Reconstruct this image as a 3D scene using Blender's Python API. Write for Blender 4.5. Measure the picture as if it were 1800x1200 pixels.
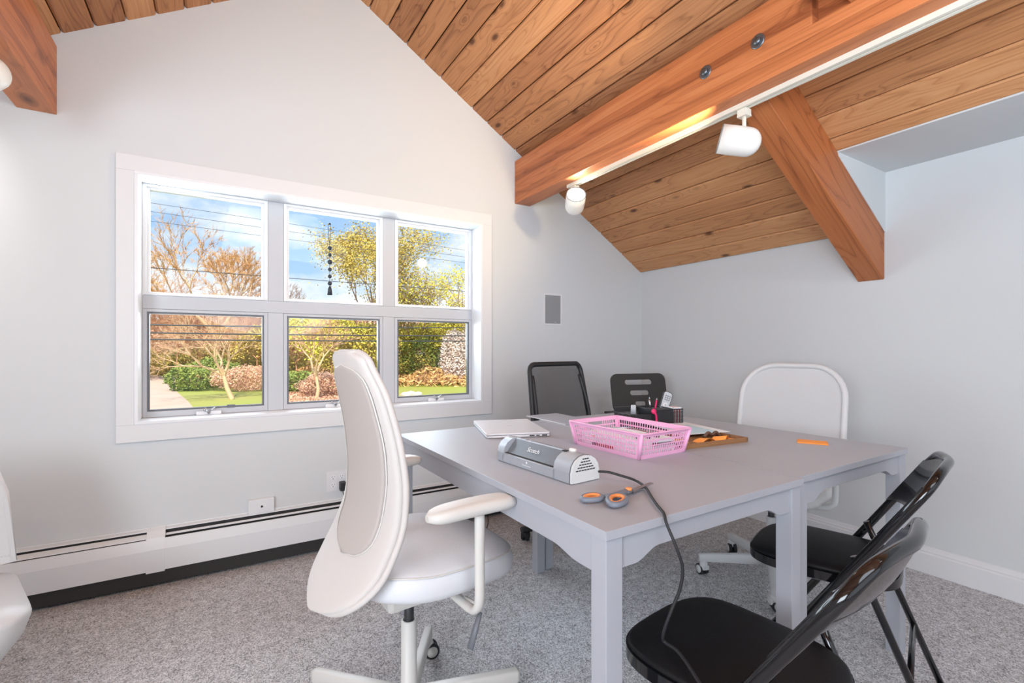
import bpy, bmesh, math, random
from mathutils import Vector, Matrix, noise as mnoise
PI = math.pi
R_ = math.radians
C = bpy.context.scene.collection
for o in list(bpy.data.objects): bpy.data.objects.remove(o)

# ------------------------------------------------------------------ camera
cam_d = bpy.data.cameras.new('camera')
cam = bpy.data.objects.new('camera', cam_d); C.objects.link(cam)
cam_d.sensor_width = 36; cam_d.sensor_fit = 'HORIZONTAL'
cam_d.lens = 36*840/1800
cam_d.shift_y = 13/1800
cam_d.clip_start = .02; cam_d.clip_end = 500
cam.location = (0, 0, 1.1); cam.rotation_euler = (PI/2, 0, -R_(31.5))
bpy.context.scene.camera = cam
sc = bpy.context.scene
sc.view_settings.view_transform = 'Standard'; sc.view_settings.look = 'None'
sc.view_settings.exposure = 0.0; sc.view_settings.gamma = 1; sc.view_settings.use_curve_mapping = False

# ------------------------------------------------------------------ sky and sun
w = bpy.data.worlds.new('sky'); sc.world = w; w.use_nodes = True
N = w.node_tree.nodes; L = w.node_tree.links; N.clear()
out = N.new('ShaderNodeOutputWorld'); bg = N.new('ShaderNodeBackground'); L.new(bg.outputs[0], out.inputs[0])
tc = N.new('ShaderNodeTexCoord'); sep = N.new('ShaderNodeSeparateXYZ'); L.new(tc.outputs['Generated'], sep.inputs[0])
rp = N.new('ShaderNodeValToRGB'); L.new(sep.outputs[2], rp.inputs[0])
rp.color_ramp.elements[0].position = 0; rp.color_ramp.elements[0].color = (.50, .72, .95, 1)
rp.color_ramp.elements[1].position = .6; rp.color_ramp.elements[1].color = (.13, .34, .80, 1)
zz = N.new('ShaderNodeMath'); zz.operation = 'MAXIMUM'; zz.inputs[1].default_value = .04; L.new(sep.outputs[2], zz.inputs[0])
dv = N.new('ShaderNodeVectorMath'); dv.operation = 'DIVIDE'; L.new(tc.outputs['Generated'], dv.inputs[0])
cb = N.new('ShaderNodeCombineXYZ'); [L.new(zz.outputs[0], cb.inputs[i]) for i in range(3)]; L.new(cb.outputs[0], dv.inputs[1])
mp = N.new('ShaderNodeMapping'); L.new(tc.outputs['Generated'], mp.inputs[0]); mp.inputs['Location'].default_value = (1.7, .4, .3); mp.inputs['Scale'].default_value = (3.2, 3.2, 7)
nz = N.new('ShaderNodeTexNoise'); L.new(mp.outputs[0], nz.inputs[0]); nz.inputs['Scale'].default_value = 1.0; nz.inputs['Detail'].default_value = 8; nz.inputs['Roughness'].default_value = .58
cr = N.new('ShaderNodeValToRGB'); L.new(nz.outputs[0], cr.inputs[0])
cr.color_ramp.elements[0].position = .46; cr.color_ramp.elements[1].position = .58
mx = N.new('ShaderNodeMix'); mx.data_type = 'RGBA'; L.new(cr.outputs[0], mx.inputs[0]); L.new(rp.outputs[0], mx.inputs[6]); mx.inputs[7].default_value = (.84, .89, .94, 1)
L.new(mx.outputs[2], bg.inputs[0]); bg.inputs[1].default_value = 1.2

def light(name, kind, loc, energy, color=(1, 1, 1), target=None, **kw):
    d = bpy.data.lights.new(name, kind); d.energy = energy; d.color = color
    for k, v in kw.items(): setattr(d, k, v)
    o = bpy.data.objects.new(name, d); C.objects.link(o); o.location = loc
    if target is not None:
        o.rotation_euler = (Vector(target)-Vector(loc)).to_track_quat('-Z', 'Y').to_euler()
    return o
light('sun', 'SUN', (0, -10, 20), 6.0, (1, .93, .82), (7, 6, 0), angle=R_(.6))
# added soft fill, unseen, along the solid back and left walls
light('fill_back', 'AREA', (.7, -2.35, 1.35), 20, (.70, .85, 1.0), (.9, 3, 1.15), shape='RECTANGLE', size=4.0, size_y=1.9)
light('fill_left', 'AREA', (-1.70, -.3, 1.35), 126, (.80, .90, 1.0), (3, .9, 1.25), shape='RECTANGLE', size=2.4, size_y=1.1)
# added overhead fill behind the camera, brightens upward faces under the closed roof
light('fill_overhead', 'AREA', (.9, -.9, 2.85), 42, (.74, .87, 1.0), (1.2, 1.0, .4), shape='RECTANGLE', size=1.6, size_y=1.6)
# daylight of the three-sash window itself, as the sky outside sends it in
light('daylight_window', 'AREA', (.575, 3.15, 1.55), 52, (.80, .91, 1.0), (.75, .6, .2), shape='RECTANGLE', size=1.8, size_y=1.2)
# added upward fill, unseen, to brighten the wooden ceiling
light('fill_ceiling', 'AREA', (.5, -.6, 1.55), 42, (.78, .89, 1.0), (.6, .2, 3.2), shape='DISK', size=1.4)

# ------------------------------------------------------------------ materials
def newmat(name):
    m = bpy.data.materials.new(name); m.use_nodes = True
    nt = m.node_tree; b = nt.nodes['Principled BSDF']; return m, nt, b
def mat(name, col, rough=.5, metal=0, spec=.5, bump=0, bscale=200, var=0, vscale=8, coat=0, emis=0, sheen=0):
    m, nt, b = newmat(name)
    b.inputs['Base Color'].default_value = (*col, 1); b.inputs['Roughness'].default_value = rough
    b.inputs['Metallic'].default_value = metal; b.inputs['Specular IOR Level'].default_value = spec
    b.inputs['Coat Weight'].default_value = coat
    if sheen: b.inputs['Sheen Weight'].default_value = sheen
    if emis:
        b.inputs['Emission Color'].default_value = (*col, 1); b.inputs['Emission Strength'].default_value = emis
    tc = nt.nodes.new('ShaderNodeTexCoord')
    n = nt.nodes.new('ShaderNodeTexNoise'); n.inputs['Scale'].default_value = vscale; n.inputs['Detail'].default_value = 4
    nt.links.new(tc.outputs['Object'], n.inputs[0])
    r = nt.nodes.new('ShaderNodeMapRange'); nt.links.new(n.outputs[0], r.inputs[0])
    r.inputs[3].default_value = 1-var-.01; r.inputs[4].default_value = 1+var+.01
    h = nt.nodes.new('ShaderNodeVectorMath'); h.operation = 'SCALE'; h.inputs[0].default_value = col
    nt.links.new(r.outputs[0], h.inputs['Scale']); nt.links.new(h.outputs[0], b.inputs['Base Color'])
    if bump:
        n2 = nt.nodes.new('ShaderNodeTexNoise'); n2.inputs['Scale'].default_value = bscale; n2.inputs['Detail'].default_value = 3
        nt.links.new(tc.outputs['Object'], n2.inputs[0])
        bp = nt.nodes.new('ShaderNodeBump'); bp.inputs['Strength'].default_value = bump; bp.inputs['Distance'].default_value = .002
        nt.links.new(n2.outputs[0], bp.inputs['Height']); nt.links.new(bp.outputs[0], b.inputs['Normal'])
    return m
def s2l(r, g, b):
    f = lambda c: ((c/255+.055)/1.055)**2.4 if c > 10 else c/255/12.92
    return (f(r), f(g), f(b))

def wood(name, dark, mid, light_, ring=15, knots=True, rough=.55, randshade=.22, knot_scale=1.0, bands=0.0, ringw=.30):
    """boards run along their local Y; rings are contour lines of a stretched noise field, knots pull them round"""
    m, nt, b = newmat(name); n_ = nt.nodes.new; l_ = nt.links.new
    tc = n_('ShaderNodeTexCoord'); oi = n_('ShaderNodeObjectInfo')
    off = n_('ShaderNodeVectorMath'); off.operation = 'SCALE'; off.inputs[0].default_value = (37.1, 71.3, 53.7); l_(oi.outputs['Random'], off.inputs['Scale'])
    def coords(sx, sy, sz):
        a = n_('ShaderNodeVectorMath'); a.operation = 'MULTIPLY'; l_(tc.outputs['Object'], a.inputs[0]); a.inputs[1].default_value = (sx, sy, sz)
        c = n_('ShaderNodeVectorMath'); c.operation = 'ADD'; l_(a.outputs[0], c.inputs[0]); l_(off.outputs[0], c.inputs[1]); return c.outputs[0]
    def math_(op, a, bb=None, v=None, clamp=False):
        x = n_('ShaderNodeMath'); x.operation = op; x.use_clamp = clamp; l_(a, x.inputs[0])
        if bb is not None: l_(bb, x.inputs[1])
        elif v is not None: x.inputs[1].default_value = v
        return x.outputs[0]
    n1 = n_('ShaderNodeTexNoise'); l_(coords(7, .55, 7), n1.inputs[0]); n1.inputs['Scale'].default_value = 1; n1.inputs['Detail'].default_value = 2.2; n1.inputs['Roughness'].default_value = .45
    field = n1.outputs[0]
    vd = None
    if knots:
        v = n_('ShaderNodeTexVoronoi'); l_(coords(6*knot_scale, 2.6*knot_scale, 6*knot_scale), v.inputs[0]); v.inputs['Scale'].default_value = 1
        vd = v.outputs['Distance']
        k = math_('MULTIPLY', vd, v=-9); k = math_('EXPONENT', k)
        k = math_('MULTIPLY', k, v=.45); field = math_('ADD', field, k)
    fr = math_('MULTIPLY', field, v=ring); fr = math_('FRACT', fr)
    ramp = n_('ShaderNodeValToRGB'); l_(fr, ramp.inputs[0]); e = ramp.color_ramp.elements
    e[0].position = 0; e[0].color = (0, 0, 0, 1); e[1].position = .12; e[1].color = (.85, .85, .85, 1)
    q = e.new(.62); q.color = (1, 1, 1, 1); q = e.new(.95); q.color = (.45, .45, .45, 1); q = e.new(1); q.color = (0, 0, 0, 1)
    n2 = n_('ShaderNodeTexNoise'); l_(coords(160, 3.2, 160), n2.inputs[0]); n2.inputs['Scale'].default_value = 1; n2.inputs['Detail'].default_value = 3
    n3 = n_('ShaderNodeTexNoise'); l_(coords(5, .9, 5), n3.inputs[0]); n3.inputs['Scale'].default_value = 1; n3.inputs['Detail'].default_value = 2
    val = math_('MULTIPLY', ramp.outputs[0], v=ringw)
    a2 = math_('MULTIPLY', n2.outputs[0], v=.36); val = math_('ADD', val, a2)
    a3 = math_('MULTIPLY', n3.outputs[0], v=.42); val = math_('ADD', val, a3)
    rs = math_('MULTIPLY', oi.outputs['Random'], v=randshade); val = math_('ADD', val, rs); val = math_('SUBTRACT', val, v=.02+ringw*.36+randshade/2)
    if bands:
        # stacked laminations of a glued beam: each layer has a tone of its own
        sp = n_('ShaderNodeSeparateXYZ'); l_(tc.outputs['Object'], sp.inputs[0])
        zq = math_('MULTIPLY', sp.outputs[2], v=1/.037); zq = math_('FLOOR', zq)
        wn = n_('ShaderNodeTexWhiteNoise'); wn.noise_dimensions = '1D'; l_(zq, wn.inputs['W'])
        bb = math_('SUBTRACT', wn.outputs[0], v=.5); bb = math_('MULTIPLY', bb, v=bands); val = math_('ADD', val, bb)
    cr = n_('ShaderNodeValToRGB'); l_(val, cr.inputs[0]); e = cr.color_ramp.elements
    e[0].position = .12; e[0].color = (*dark, 1); e[1].position = .88; e[1].color = (*light_, 1); q = e.new(.5); q.color = (*mid, 1)
    colr = cr.outputs[0]
    if knots:
        ks = n_('ShaderNodeMapRange'); l_(vd, ks.inputs[0]); ks.inputs[1].default_value = .07; ks.inputs[2].default_value = .17; ks.inputs[3].default_value = .85; ks.inputs[4].default_value = 0
        mxx = n_('ShaderNodeMix'); mxx.data_type = 'RGBA'; l_(ks.outputs[0], mxx.inputs[0]); l_(colr, mxx.inputs[6]); mxx.inputs[7].default_value = (dark[0]*.28, dark[1]*.22, dark[2]*.22, 1)
        colr = mxx.outputs[2]
    l_(colr, b.inputs['Base Color']); b.inputs['Roughness'].default_value = rough; b.inputs['Specular IOR Level'].default_value = .35
    bp = n_('ShaderNodeBump'); bp.inputs['Strength'].default_value = .25; bp.inputs['Distance'].default_value = .002; l_(val, bp.inputs['Height']); l_(bp.outputs[0], b.inputs['Normal'])
    return m

M = {}
M['wall'] = mat('white_wall_paint', (.665, .683, .692), .75, spec=.2, bump=.08, bscale=60, var=.006, vscale=1.2)
M['casing'] = mat('white_casing_paint', (.75, .75, .76), .45, spec=.3)
M['sash'] = mat('white_sash_paint', (.82, .83, .85), .35, spec=.4)
M['bar'] = mat('grey_window_bar', s2l(196, 199, 205), .4, spec=.4)
M['screen'] = mat('dark_grey_screen_frame', s2l(105, 108, 114), .45)
M['cedar'] = wood('cedar_planks', s2l(134, 84, 54), s2l(196, 138, 92), s2l(224, 174, 126), ring=19, randshade=.30, ringw=.20, knot_scale=1.5)
M['fir'] = wood('fir_beam', s2l(140, 78, 46), s2l(196, 120, 74), s2l(216, 150, 100), ring=12, ringw=.18, knot_scale=.75, rough=.42, randshade=.08, bands=.30)
M['rafter'] = wood('fir_rafter', s2l(128, 70, 40), s2l(178, 106, 62), s2l(200, 132, 84), ring=12, knot_scale=.8, rough=.45, randshade=.05)
M['deck'] = mat('dark_roof_deck', (.02, .012, .008), .9)
M['heater'] = mat('white_enamel', (.78, .79, .80), .35, spec=.5)
M['fin_shade'] = mat('heater_fin_shade', (.03, .028, .027), .6)  # near-black for the fins and for shade painted inside the heater
M['table'] = mat('grey_table_paint', s2l(172, 174, 181), .42, spec=.4, bump=.05, bscale=90, var=.02, vscale=3)
M['seatwhite'] = mat('off_white_leather', s2l(220, 221, 224), .5, bump=.25, bscale=350)
M['backwhite'] = mat('cream_knit', s2l(208, 202, 197), .8, bump=.4, bscale=900, sheen=.3)
M['panelknit'] = mat('taupe_knit', s2l(190, 181, 175), .85, bump=.4, bscale=900)
M['plasticwhite'] = mat('off_white_plastic', s2l(212, 208, 202), .42)
M['meshedge'] = mat('grey_white_tube', s2l(212, 212, 212), .4)
M['blackplastic'] = mat('black_plastic', (.018, .018, .02), .45, bump=.05)
M['blackvinyl'] = mat('black_vinyl', (.008, .008, .009), .48, spec=.22, bump=.35, bscale=420)
M['blackgloss'] = mat('black_enamel', (.006, .006, .007), .10, spec=.55, coat=.15)
M['blackmetal'] = mat('black_metal', (.03, .03, .033), .4)
M['blackwood'] = mat('black_stained_board', (.035, .033, .030), .55, var=.15, vscale=30)
M['chrome'] = mat('steel', (.55, .56, .58), .25, metal=1)
M['bolt'] = mat('galvanised_bolt', (.18, .21, .24), .35, metal=.8)
M['cream'] = mat('cream_lamp_enamel', s2l(226, 220, 206), .35)
M['lampwhite'] = mat('white_lamp_enamel', s2l(232, 228, 222), .35)
M['cable'] = mat('grey_cable', (.05, .05, .055), .5)
M['bulb'] = mat('lit_bulb', (1, .93, .82), .5, emis=14)
M['bulbdim'] = mat('lit_bulb_side', (1, .80, .52), .5, emis=9)
M['silver'] = mat('silver_plastic', s2l(176, 180, 186), .32, metal=.35)
M['silverd'] = mat('dark_silver_slot', s2l(112, 116, 121), .35, metal=.3)
M['cap'] = mat('pale_grey_cap', s2l(214, 215, 214), .5)
M['dark'] = mat('dark_rubber', (.02, .02, .022), .6)
M['lid'] = mat('silver_white_lid', s2l(226, 227, 230), .3, metal=.15)
M['print'] = mat('white_print', (.85, .85, .86), .5)
M['greyprint'] = mat('grey_print', (.45, .45, .47), .4)
M['pink'] = mat('pink_plastic', s2l(240, 178, 212), .4, var=.02)
M['hotpink'] = mat('hot_pink_plastic', s2l(232, 40, 110), .4)
M['orange'] = mat('orange_paper', s2l(252, 160, 72), .8)
M['orangeplastic'] = mat('orange_grip', s2l(240, 150, 84), .5)
M['greyplastic'] = mat('grey_grip', s2l(122, 128, 140), .45)
M['paper'] = mat('white_paper', (.84, .86, .88), .8)
M['bluepaper'] = mat('pale_blue_print', s2l(190, 216, 226), .8)
M['tray'] = wood('brown_tray', s2l(96, 62, 38), s2l(142, 100, 66), s2l(170, 128, 88), ring=6, knots=False, randshade=0)
M['brownclip'] = mat('brown_clip', s2l(96, 68, 54), .5)
M['yellow'] = mat('yellow_plastic', s2l(222, 176, 60), .5)
M['red'] = mat('red_print', s2l(190, 60, 60), .5)
M['remote'] = mat('grey_remote', s2l(190, 194, 198), .4)
M['bead'] = mat('dark_beads', s2l(46, 54, 64), .4)
M['grille'] = mat('grey_speaker_grille', s2l(150, 151, 152), .6)

def meshcloth(name, col, hole, scale=260):
    """woven net: round pores you can see through"""
    m, nt, b = newmat(name); n_ = nt.nodes.new; l_ = nt.links.new
    b.inputs['Base Color'].default_value = (*col, 1); b.inputs['Roughness'].default_value = .7
    tc = n_('ShaderNodeTexCoord'); v = n_('ShaderNodeTexVoronoi'); v.inputs['Scale'].default_value = scale; l_(tc.outputs['Object'], v.inputs[0])
    c = n_('ShaderNodeMath'); c.operation = 'LESS_THAN'; c.inputs[1].default_value = hole; l_(v.outputs['Distance'], c.inputs[0])
    t = n_('ShaderNodeBsdfTransparent'); ms = n_('ShaderNodeMixShader'); l_(c.outputs[0], ms.inputs[0]); l_(b.outputs[0], ms.inputs[1]); l_(t.outputs[0], ms.inputs[2])
    l_(ms.outputs[0], nt.nodes['Material Output'].inputs[0]); return m
M['blacknet'] = meshcloth('black_net', (.03, .03, .033), .42, 1300)
M['whitenet'] = meshcloth('white_net', (.68, .69, .70), .40, 1300)

m, nt, b = newmat('window_glass'); M['glass'] = m
tr = nt.nodes.new('ShaderNodeBsdfTransparent'); gl = nt.nodes.new('ShaderNodeBsdfGlossy'); gl.inputs['Roughness'].default_value = 0
tr.inputs[0].default_value = (.985, .99, .99, 1)
fz = nt.nodes.new('ShaderNodeFresnel'); fz.inputs[0].default_value = 1.25; ms = nt.nodes.new('ShaderNodeMixShader')
nt.links.new(fz.outputs[0], ms.inputs[0]); nt.links.new(tr.outputs[0], ms.inputs[1]); nt.links.new(gl.outputs[0], ms.inputs[2]); nt.links.new(ms.outputs[0], nt.nodes['Material Output'].inputs[0])

# carpet
m, nt, b = newmat('grey_loop_carpet'); M['carpet'] = m
tc = nt.nodes.new('ShaderNodeTexCoord')
v = nt.nodes.new('ShaderNodeTexVoronoi'); v.inputs['Scale'].default_value = 270; nt.links.new(tc.outputs['Object'], v.inputs[0])
n = nt.nodes.new('ShaderNodeTexNoise'); n.inputs['Scale'].default_value = 380; n.inputs['Detail'].default_value = 3; n.inputs['Roughness'].default_value = .8; nt.links.new(tc.outputs['Object'], n.inputs[0])
n0 = nt.nodes.new('ShaderNodeTexNoise'); n0.inputs['Scale'].default_value = 28; n0.inputs['Detail'].default_value = 4; nt.links.new(tc.outputs['Object'], n0.inputs[0])
mxn = nt.nodes.new('ShaderNodeMix'); mxn.data_type = 'RGBA'; mxn.inputs[0].default_value = .45; nt.links.new(v.outputs['Color'], mxn.inputs[6]); nt.links.new(n.outputs[0], mxn.inputs[7])
bw = nt.nodes.new('ShaderNodeRGBToBW'); nt.links.new(mxn.outputs[2], bw.inputs[0])
ad = nt.nodes.new('ShaderNodeMath'); ad.operation = 'MULTIPLY_ADD'; ad.inputs[1].default_value = .35; nt.links.new(n0.outputs[0], ad.inputs[0]); nt.links.new(bw.outputs[0], ad.inputs[2])
r = nt.nodes.new('ShaderNodeValToRGB'); nt.links.new(ad.outputs[0], r.inputs[0])
r.color_ramp.elements[0].position = .38; r.color_ramp.elements[0].color = (*s2l(104, 103, 103), 1)
r.color_ramp.elements[1].position = 1.0; r.color_ramp.elements[1].color = (*s2l(250, 249, 250), 1)
q = r.color_ramp.elements.new(.68); q.color = (*s2l(198, 196, 197), 1)
nt.links.new(r.outputs[0], b.inputs['Base Color']); b.inputs['Roughness'].default_value = .95; b.inputs['Specular IOR Level'].default_value = .1
bp = nt.nodes.new('ShaderNodeBump'); bp.inputs['Strength'].default_value = .7; bp.inputs['Distance'].default_value = .004
nt.links.new(ad.outputs[0], bp.inputs['Height']); nt.links.new(bp.outputs[0], b.inputs['Normal'])

# outdoor materials
def leafmat(name, a, bcol, scale=1.7, width=.15):
    m, nt, b = newmat(name); g = nt.nodes.new('ShaderNodeTexCoord'); wn = nt.nodes.new('ShaderNodeTexNoise'); wn.inputs['Scale'].default_value = scale; wn.inputs['Detail'].default_value = 5
    nt.links.new(g.outputs['Object'], wn.inputs[0]); r = nt.nodes.new('ShaderNodeValToRGB'); nt.links.new(wn.outputs[0], r.inputs[0])
    r.color_ramp.elements[0].position = .5-width; r.color_ramp.elements[1].position = .5+width
    r.color_ramp.elements[0].color = (*a, 1); r.color_ramp.elements[1].color = (*bcol, 1)
    nt.links.new(r.outputs[0], b.inputs['Base Color']); b.inputs['Roughness'].default_value = .7
    return m
M['grass'] = leafmat('lawn', s2l(176, 168, 92), s2l(158, 182, 70), .12, .3)
M['gravel'] = mat('dirt_drive', s2l(205, 180, 160), .95, var=.2, vscale=.5)
M['bark'] = mat('pale_bark', s2l(225, 190, 150), .9, var=.1)
M['barkpink'] = mat('warm_pink_bark', s2l(222, 165, 130), .9, var=.1)
M['barkdark'] = mat('brown_bark', s2l(165, 130, 105), .9, var=.1)
M['shingle'] = mat('grey_roof', s2l(150, 140, 138), .9)
M['siding'] = mat('white_siding', s2l(238, 222, 214), .8)
M['carpaint'] = mat('silver_car_paint', s2l(200, 206, 214), .25, metal=.5)
M['rock'] = mat('pale_rock', s2l(220, 200, 185), .9, var=.2)
M['leafyellow'] = leafmat('yellow_green_leaves', s2l(206, 190, 62), s2l(232, 222, 84))
M['leafolive'] = leafmat('olive_gold_leaves', s2l(178, 160, 66), s2l(214, 186, 92))
M['leafgreen'] = leafmat('green_leaves', s2l(104, 126, 50), s2l(158, 170, 74))
M['twigpink'] = leafmat('pink_twigs', s2l(205, 150, 118), s2l(240, 200, 168))
M['twigtan'] = leafmat('tan_twigs', s2l(200, 150, 92), s2l(240, 196, 134))
M['blossom'] = leafmat('pale_blossom', s2l(240, 214, 202), s2l(252, 240, 234))

# ------------------------------------------------------------------ mesh helpers
class MB:
    def __init__(s): s.v = []; s.f = []; s.sm = []
    def add(s, vs, fs, smooth=False):
        k = len(s.v); s.v += [tuple(v) for v in vs]; s.f += [tuple(i+k for i in f) for f in fs]; s.sm += [smooth]*len(fs); return s
    def box(s, x0, y0, z0, x1, y1, z1, M4=None, bev=0):
        bm = bmesh.new(); bmesh.ops.create_cube(bm, size=1)
        for v in bm.verts: v.co = Vector(((x0+x1)/2+v.co.x*(x1-x0), (y0+y1)/2+v.co.y*(y1-y0), (z0+z1)/2+v.co.z*(z1-z0)))
        if bev: bmesh.ops.bevel(bm, geom=bm.edges[:], offset=bev, segments=2, profile=.6, affect='EDGES')
        return s.bm(bm, M4)
    def bm(s, bm, M4=None, smooth=False):
        bm.verts.index_update()
        vs = [(M4 @ v.co) if M4 else v.co.copy() for v in bm.verts]
        s.add(vs, [[v.index for v in f.verts] for f in bm.faces], smooth); bm.free(); return s
    def rings(s, rings, caps=True, smooth=True, closed=True):
        n = len(rings[0]); k = len(s.v)
        for r in rings: s.v += [tuple(p) for p in r]
        m = n if closed else n-1
        for i in range(len(rings)-1):
            for j in range(m):
                a = k+i*n+j; b = k+i*n+(j+1) % n; s.f.append((a, b, b+n, a+n)); s.sm.append(smooth)
        if caps and closed:
            s.f.append(tuple(reversed(range(k, k+n)))); s.sm.append(False)
            s.f.append(tuple(range(k+(len(rings)-1)*n, k+len(rings)*n))); s.sm.append(False)
        return s
    def tube(s, pts, r, seg=10, caps=True, flat=1.0, closed=False):
        """sweep along a path; r a number or one per point; flat squeezes the section vertically"""
        pts = [Vector(p) for p in pts]; n = len(pts); rr = r if isinstance(r, (list, tuple)) else [r]*n
        T = []
        for i in range(n):
            a = pts[(i-1) % n] if (i > 0 or closed) else pts[0]; b = pts[(i+1) % n] if (i < n-1 or closed) else pts[-1]
            T.append((b-a).normalized())
        up = Vector((0, 0, 1)) if abs(T[0].z) < .9 else Vector((0, 1, 0))
        X = T[0].cross(up).normalized(); rings = []
        for i in range(n):
            if i: X = (X-T[i]*X.dot(T[i])).normalized()
            Y = X.cross(T[i]).normalized()
            rings.append([pts[i]+X*math.cos(2*PI*j/seg)*rr[i]+Y*math.sin(2*PI*j/seg)*rr[i]*flat for j in range(seg)])
        if closed: rings.append(rings[0]); caps = False
        return s.rings(rings, caps)
    def lathe(s, prof, seg=20, M4=None, caps=True):
        rings = [[Vector((r*math.cos(2*PI*j/seg), r*math.sin(2*PI*j/seg), z)) for j in range(seg)] for r, z in prof]
        if M4: rings = [[M4 @ p for p in q] for q in rings]
        return s.rings(rings, caps)
    def prism(s, outline, z0, z1, M4=None, bev=0, smooth=False, seg=2):
        bm = bmesh.new(); vs = [bm.verts.new((x, y, z0)) for x, y in outline]; f = bm.faces.new(vs)
        ex = bmesh.ops.extrude_face_region(bm, geom=[f]); bmesh.ops.translate(bm, verts=[e for e in ex['geom'] if isinstance(e, bmesh.types.BMVert)], vec=(0, 0, z1-z0))
        bmesh.ops.recalc_face_normals(bm, faces=bm.faces[:])
        if bev:
            ed = [e for e in bm.edges if abs(e.verts[0].co.z-e.verts[1].co.z) < 1e-6]
            bmesh.ops.bevel(bm, geom=ed, offset=bev, segments=seg, profile=.5, affect='EDGES')
        return s.bm(bm, M4, smooth)
    def build(s, name, material, parent=None, **tags):
        me = bpy.data.meshes.new(name); me.from_pydata(s.v, [], s.f); me.validate()
        me.polygons.foreach_set('use_smooth', s.sm if len(s.sm) == len(me.polygons) else [True]*len(me.polygons))
        bm = bmesh.new(); bm.from_mesh(me); bmesh.ops.recalc_face_normals(bm, faces=bm.faces[:]); bm.to_mesh(me); bm.free()
        me.materials.append(material if not isinstance(material, str) else M[material])
        o = bpy.data.objects.new(name, me); C.objects.link(o); o.parent = parent
        for k, v in tags.items(): o[k] = v
        return o
def rrect(w, h, r, n=6, cx=0, cy=0):
    p = []
    for sx, sy, a0 in ((1, 1, 0), (-1, 1, 90), (-1, -1, 180), (1, -1, 270)):
        for i in range(n+1):
            a = R_(a0+90*i/n); p.append((cx+sx*(w/2-r)+r*math.cos(a), cy+sy*(h/2-r)+r*math.sin(a)))
    return p
def thing(name, label, cat, loc=(0, 0, 0), rz=0, group=None):
    o = bpy.data.objects.new(name, None); C.objects.link(o); o.empty_display_size = .05
    o.location = loc; o.rotation_euler = (0, 0, rz); o['label'] = label; o['category'] = cat
    if group: o['group'] = group
    return o
def tag(o, label, cat, group=None, kind=None):
    o['label'] = label; o['category'] = cat
    if group: o['group'] = group
    if kind: o['kind'] = kind
    return o
def struct(mb, name, material, parent=None):
    o = mb.build(name, material, parent)
    if parent is None: o['kind'] = 'structure'
    return o
def smoothpath(pts, n=8):
    """Catmull-Rom through the points"""
    P = [Vector(p) for p in pts]; P = [P[0]*2-P[1]]+P+[P[-1]*2-P[-2]]; o = []
    for i in range(1, len(P)-2):
        for k in range(n):
            t = k/n; a, b, c, d = P[i-1:i+3]
            o.append(.5*((2*b)+(c-a)*t+(2*a-5*b+4*c-d)*t*t+(3*b-a-3*c+d)*t**3))
    o.append(P[-2]); return o
def setsmooth(o, ang=40):
    for p in o.data.polygons: p.use_smooth = True
    me = o.data
    try: me.set_sharp_from_angle(angle=R_(ang))
    except Exception: pass
    return o

# ------------------------------------------------------------------ room shell
XL, XR, YB, YF = -1.82, 2.97, -2.5, 2.80
RX, RZ, SL = .575, 3.18, .61          # ridge and slope
def roof(x): return RZ-SL*abs(x-RX)
WX0, WX1, WZ0, WZ1 = -.333, 1.478, .75, 1.92
struct(MB().box(XL-.2, YB-.2, -.15, XR+.2, YF+.2, 0), 'floor', 'carpet')
# front (window) gable wall with its opening: polygon strips, 0.16 thick
g = MB()
def gable(g, pts, y0, y1):
    n = len(pts); vs = [(x, y0, z) for x, z in pts]+[(x, y1, z) for x, z in pts]
    g.add(vs, [tuple(range(n)), tuple(range(2*n-1, n-1, -1))]+[(i, (i+1) % n, (i+1) % n+n, i+n) for i in range(n)])
gable(g, [(XL-.1, -.1), (WX0, -.1), (WX0, roof(WX0)+.1), (XL-.1, roof(XL-.1)+.1)], YF, YF+.16)
gable(g, [(WX1, -.1), (XR+.1, -.1), (XR+.1, roof(XR+.1)+.1), (WX1, roof(WX1)+.1)], YF, YF+.16)
gable(g, [(WX0, -.1), (WX1, -.1), (WX1, WZ0), (WX0, WZ0)], YF, YF+.16)
gable(g, [(WX0, WZ1), (WX1, WZ1), (WX1, roof(WX1)+.1), (RX, RZ+.1), (WX0, roof(WX0)+.1)], YF, YF+.16)
struct(g, 'wall_front', 'wall')
DY = 1.11                                # the dormer begins here
g = MB(); g.box(XR, DY, -.1, XR+.12, YF+.16, roof(XR)+.12); g.box(XR, YB-.1, -.1, XR+.12, DY, 2.10)
struct(g, 'wall_right', 'wall')
struct(MB().box(XL-.12, YB-.1, -.1, XL, YF+.1, roof(XL)+.05), 'wall_left', 'wall')
g = MB(); gable(g, [(XL-.1, -.1), (XR+.1, -.1), (XR+.1, roof(XR)+.4), (RX, RZ+.2), (XL-.1, roof(XL)+.1)], YB-.12, YB)
struct(g, 'wall_back', 'wall')
# dormer: cheek triangle and flat soffit
g = MB(); gable(g, [(2.474, 2.022), (XR, 2.022), (XR, roof(XR)-.01), (2.48, roof(2.48)-.012)], DY, DY+.02); struct(g, 'trim_1', 'wall')
struct(MB().box(2.474, YB, 2.022, XR, DY+.015, 2.06), 'trim_2', 'wall')

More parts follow.
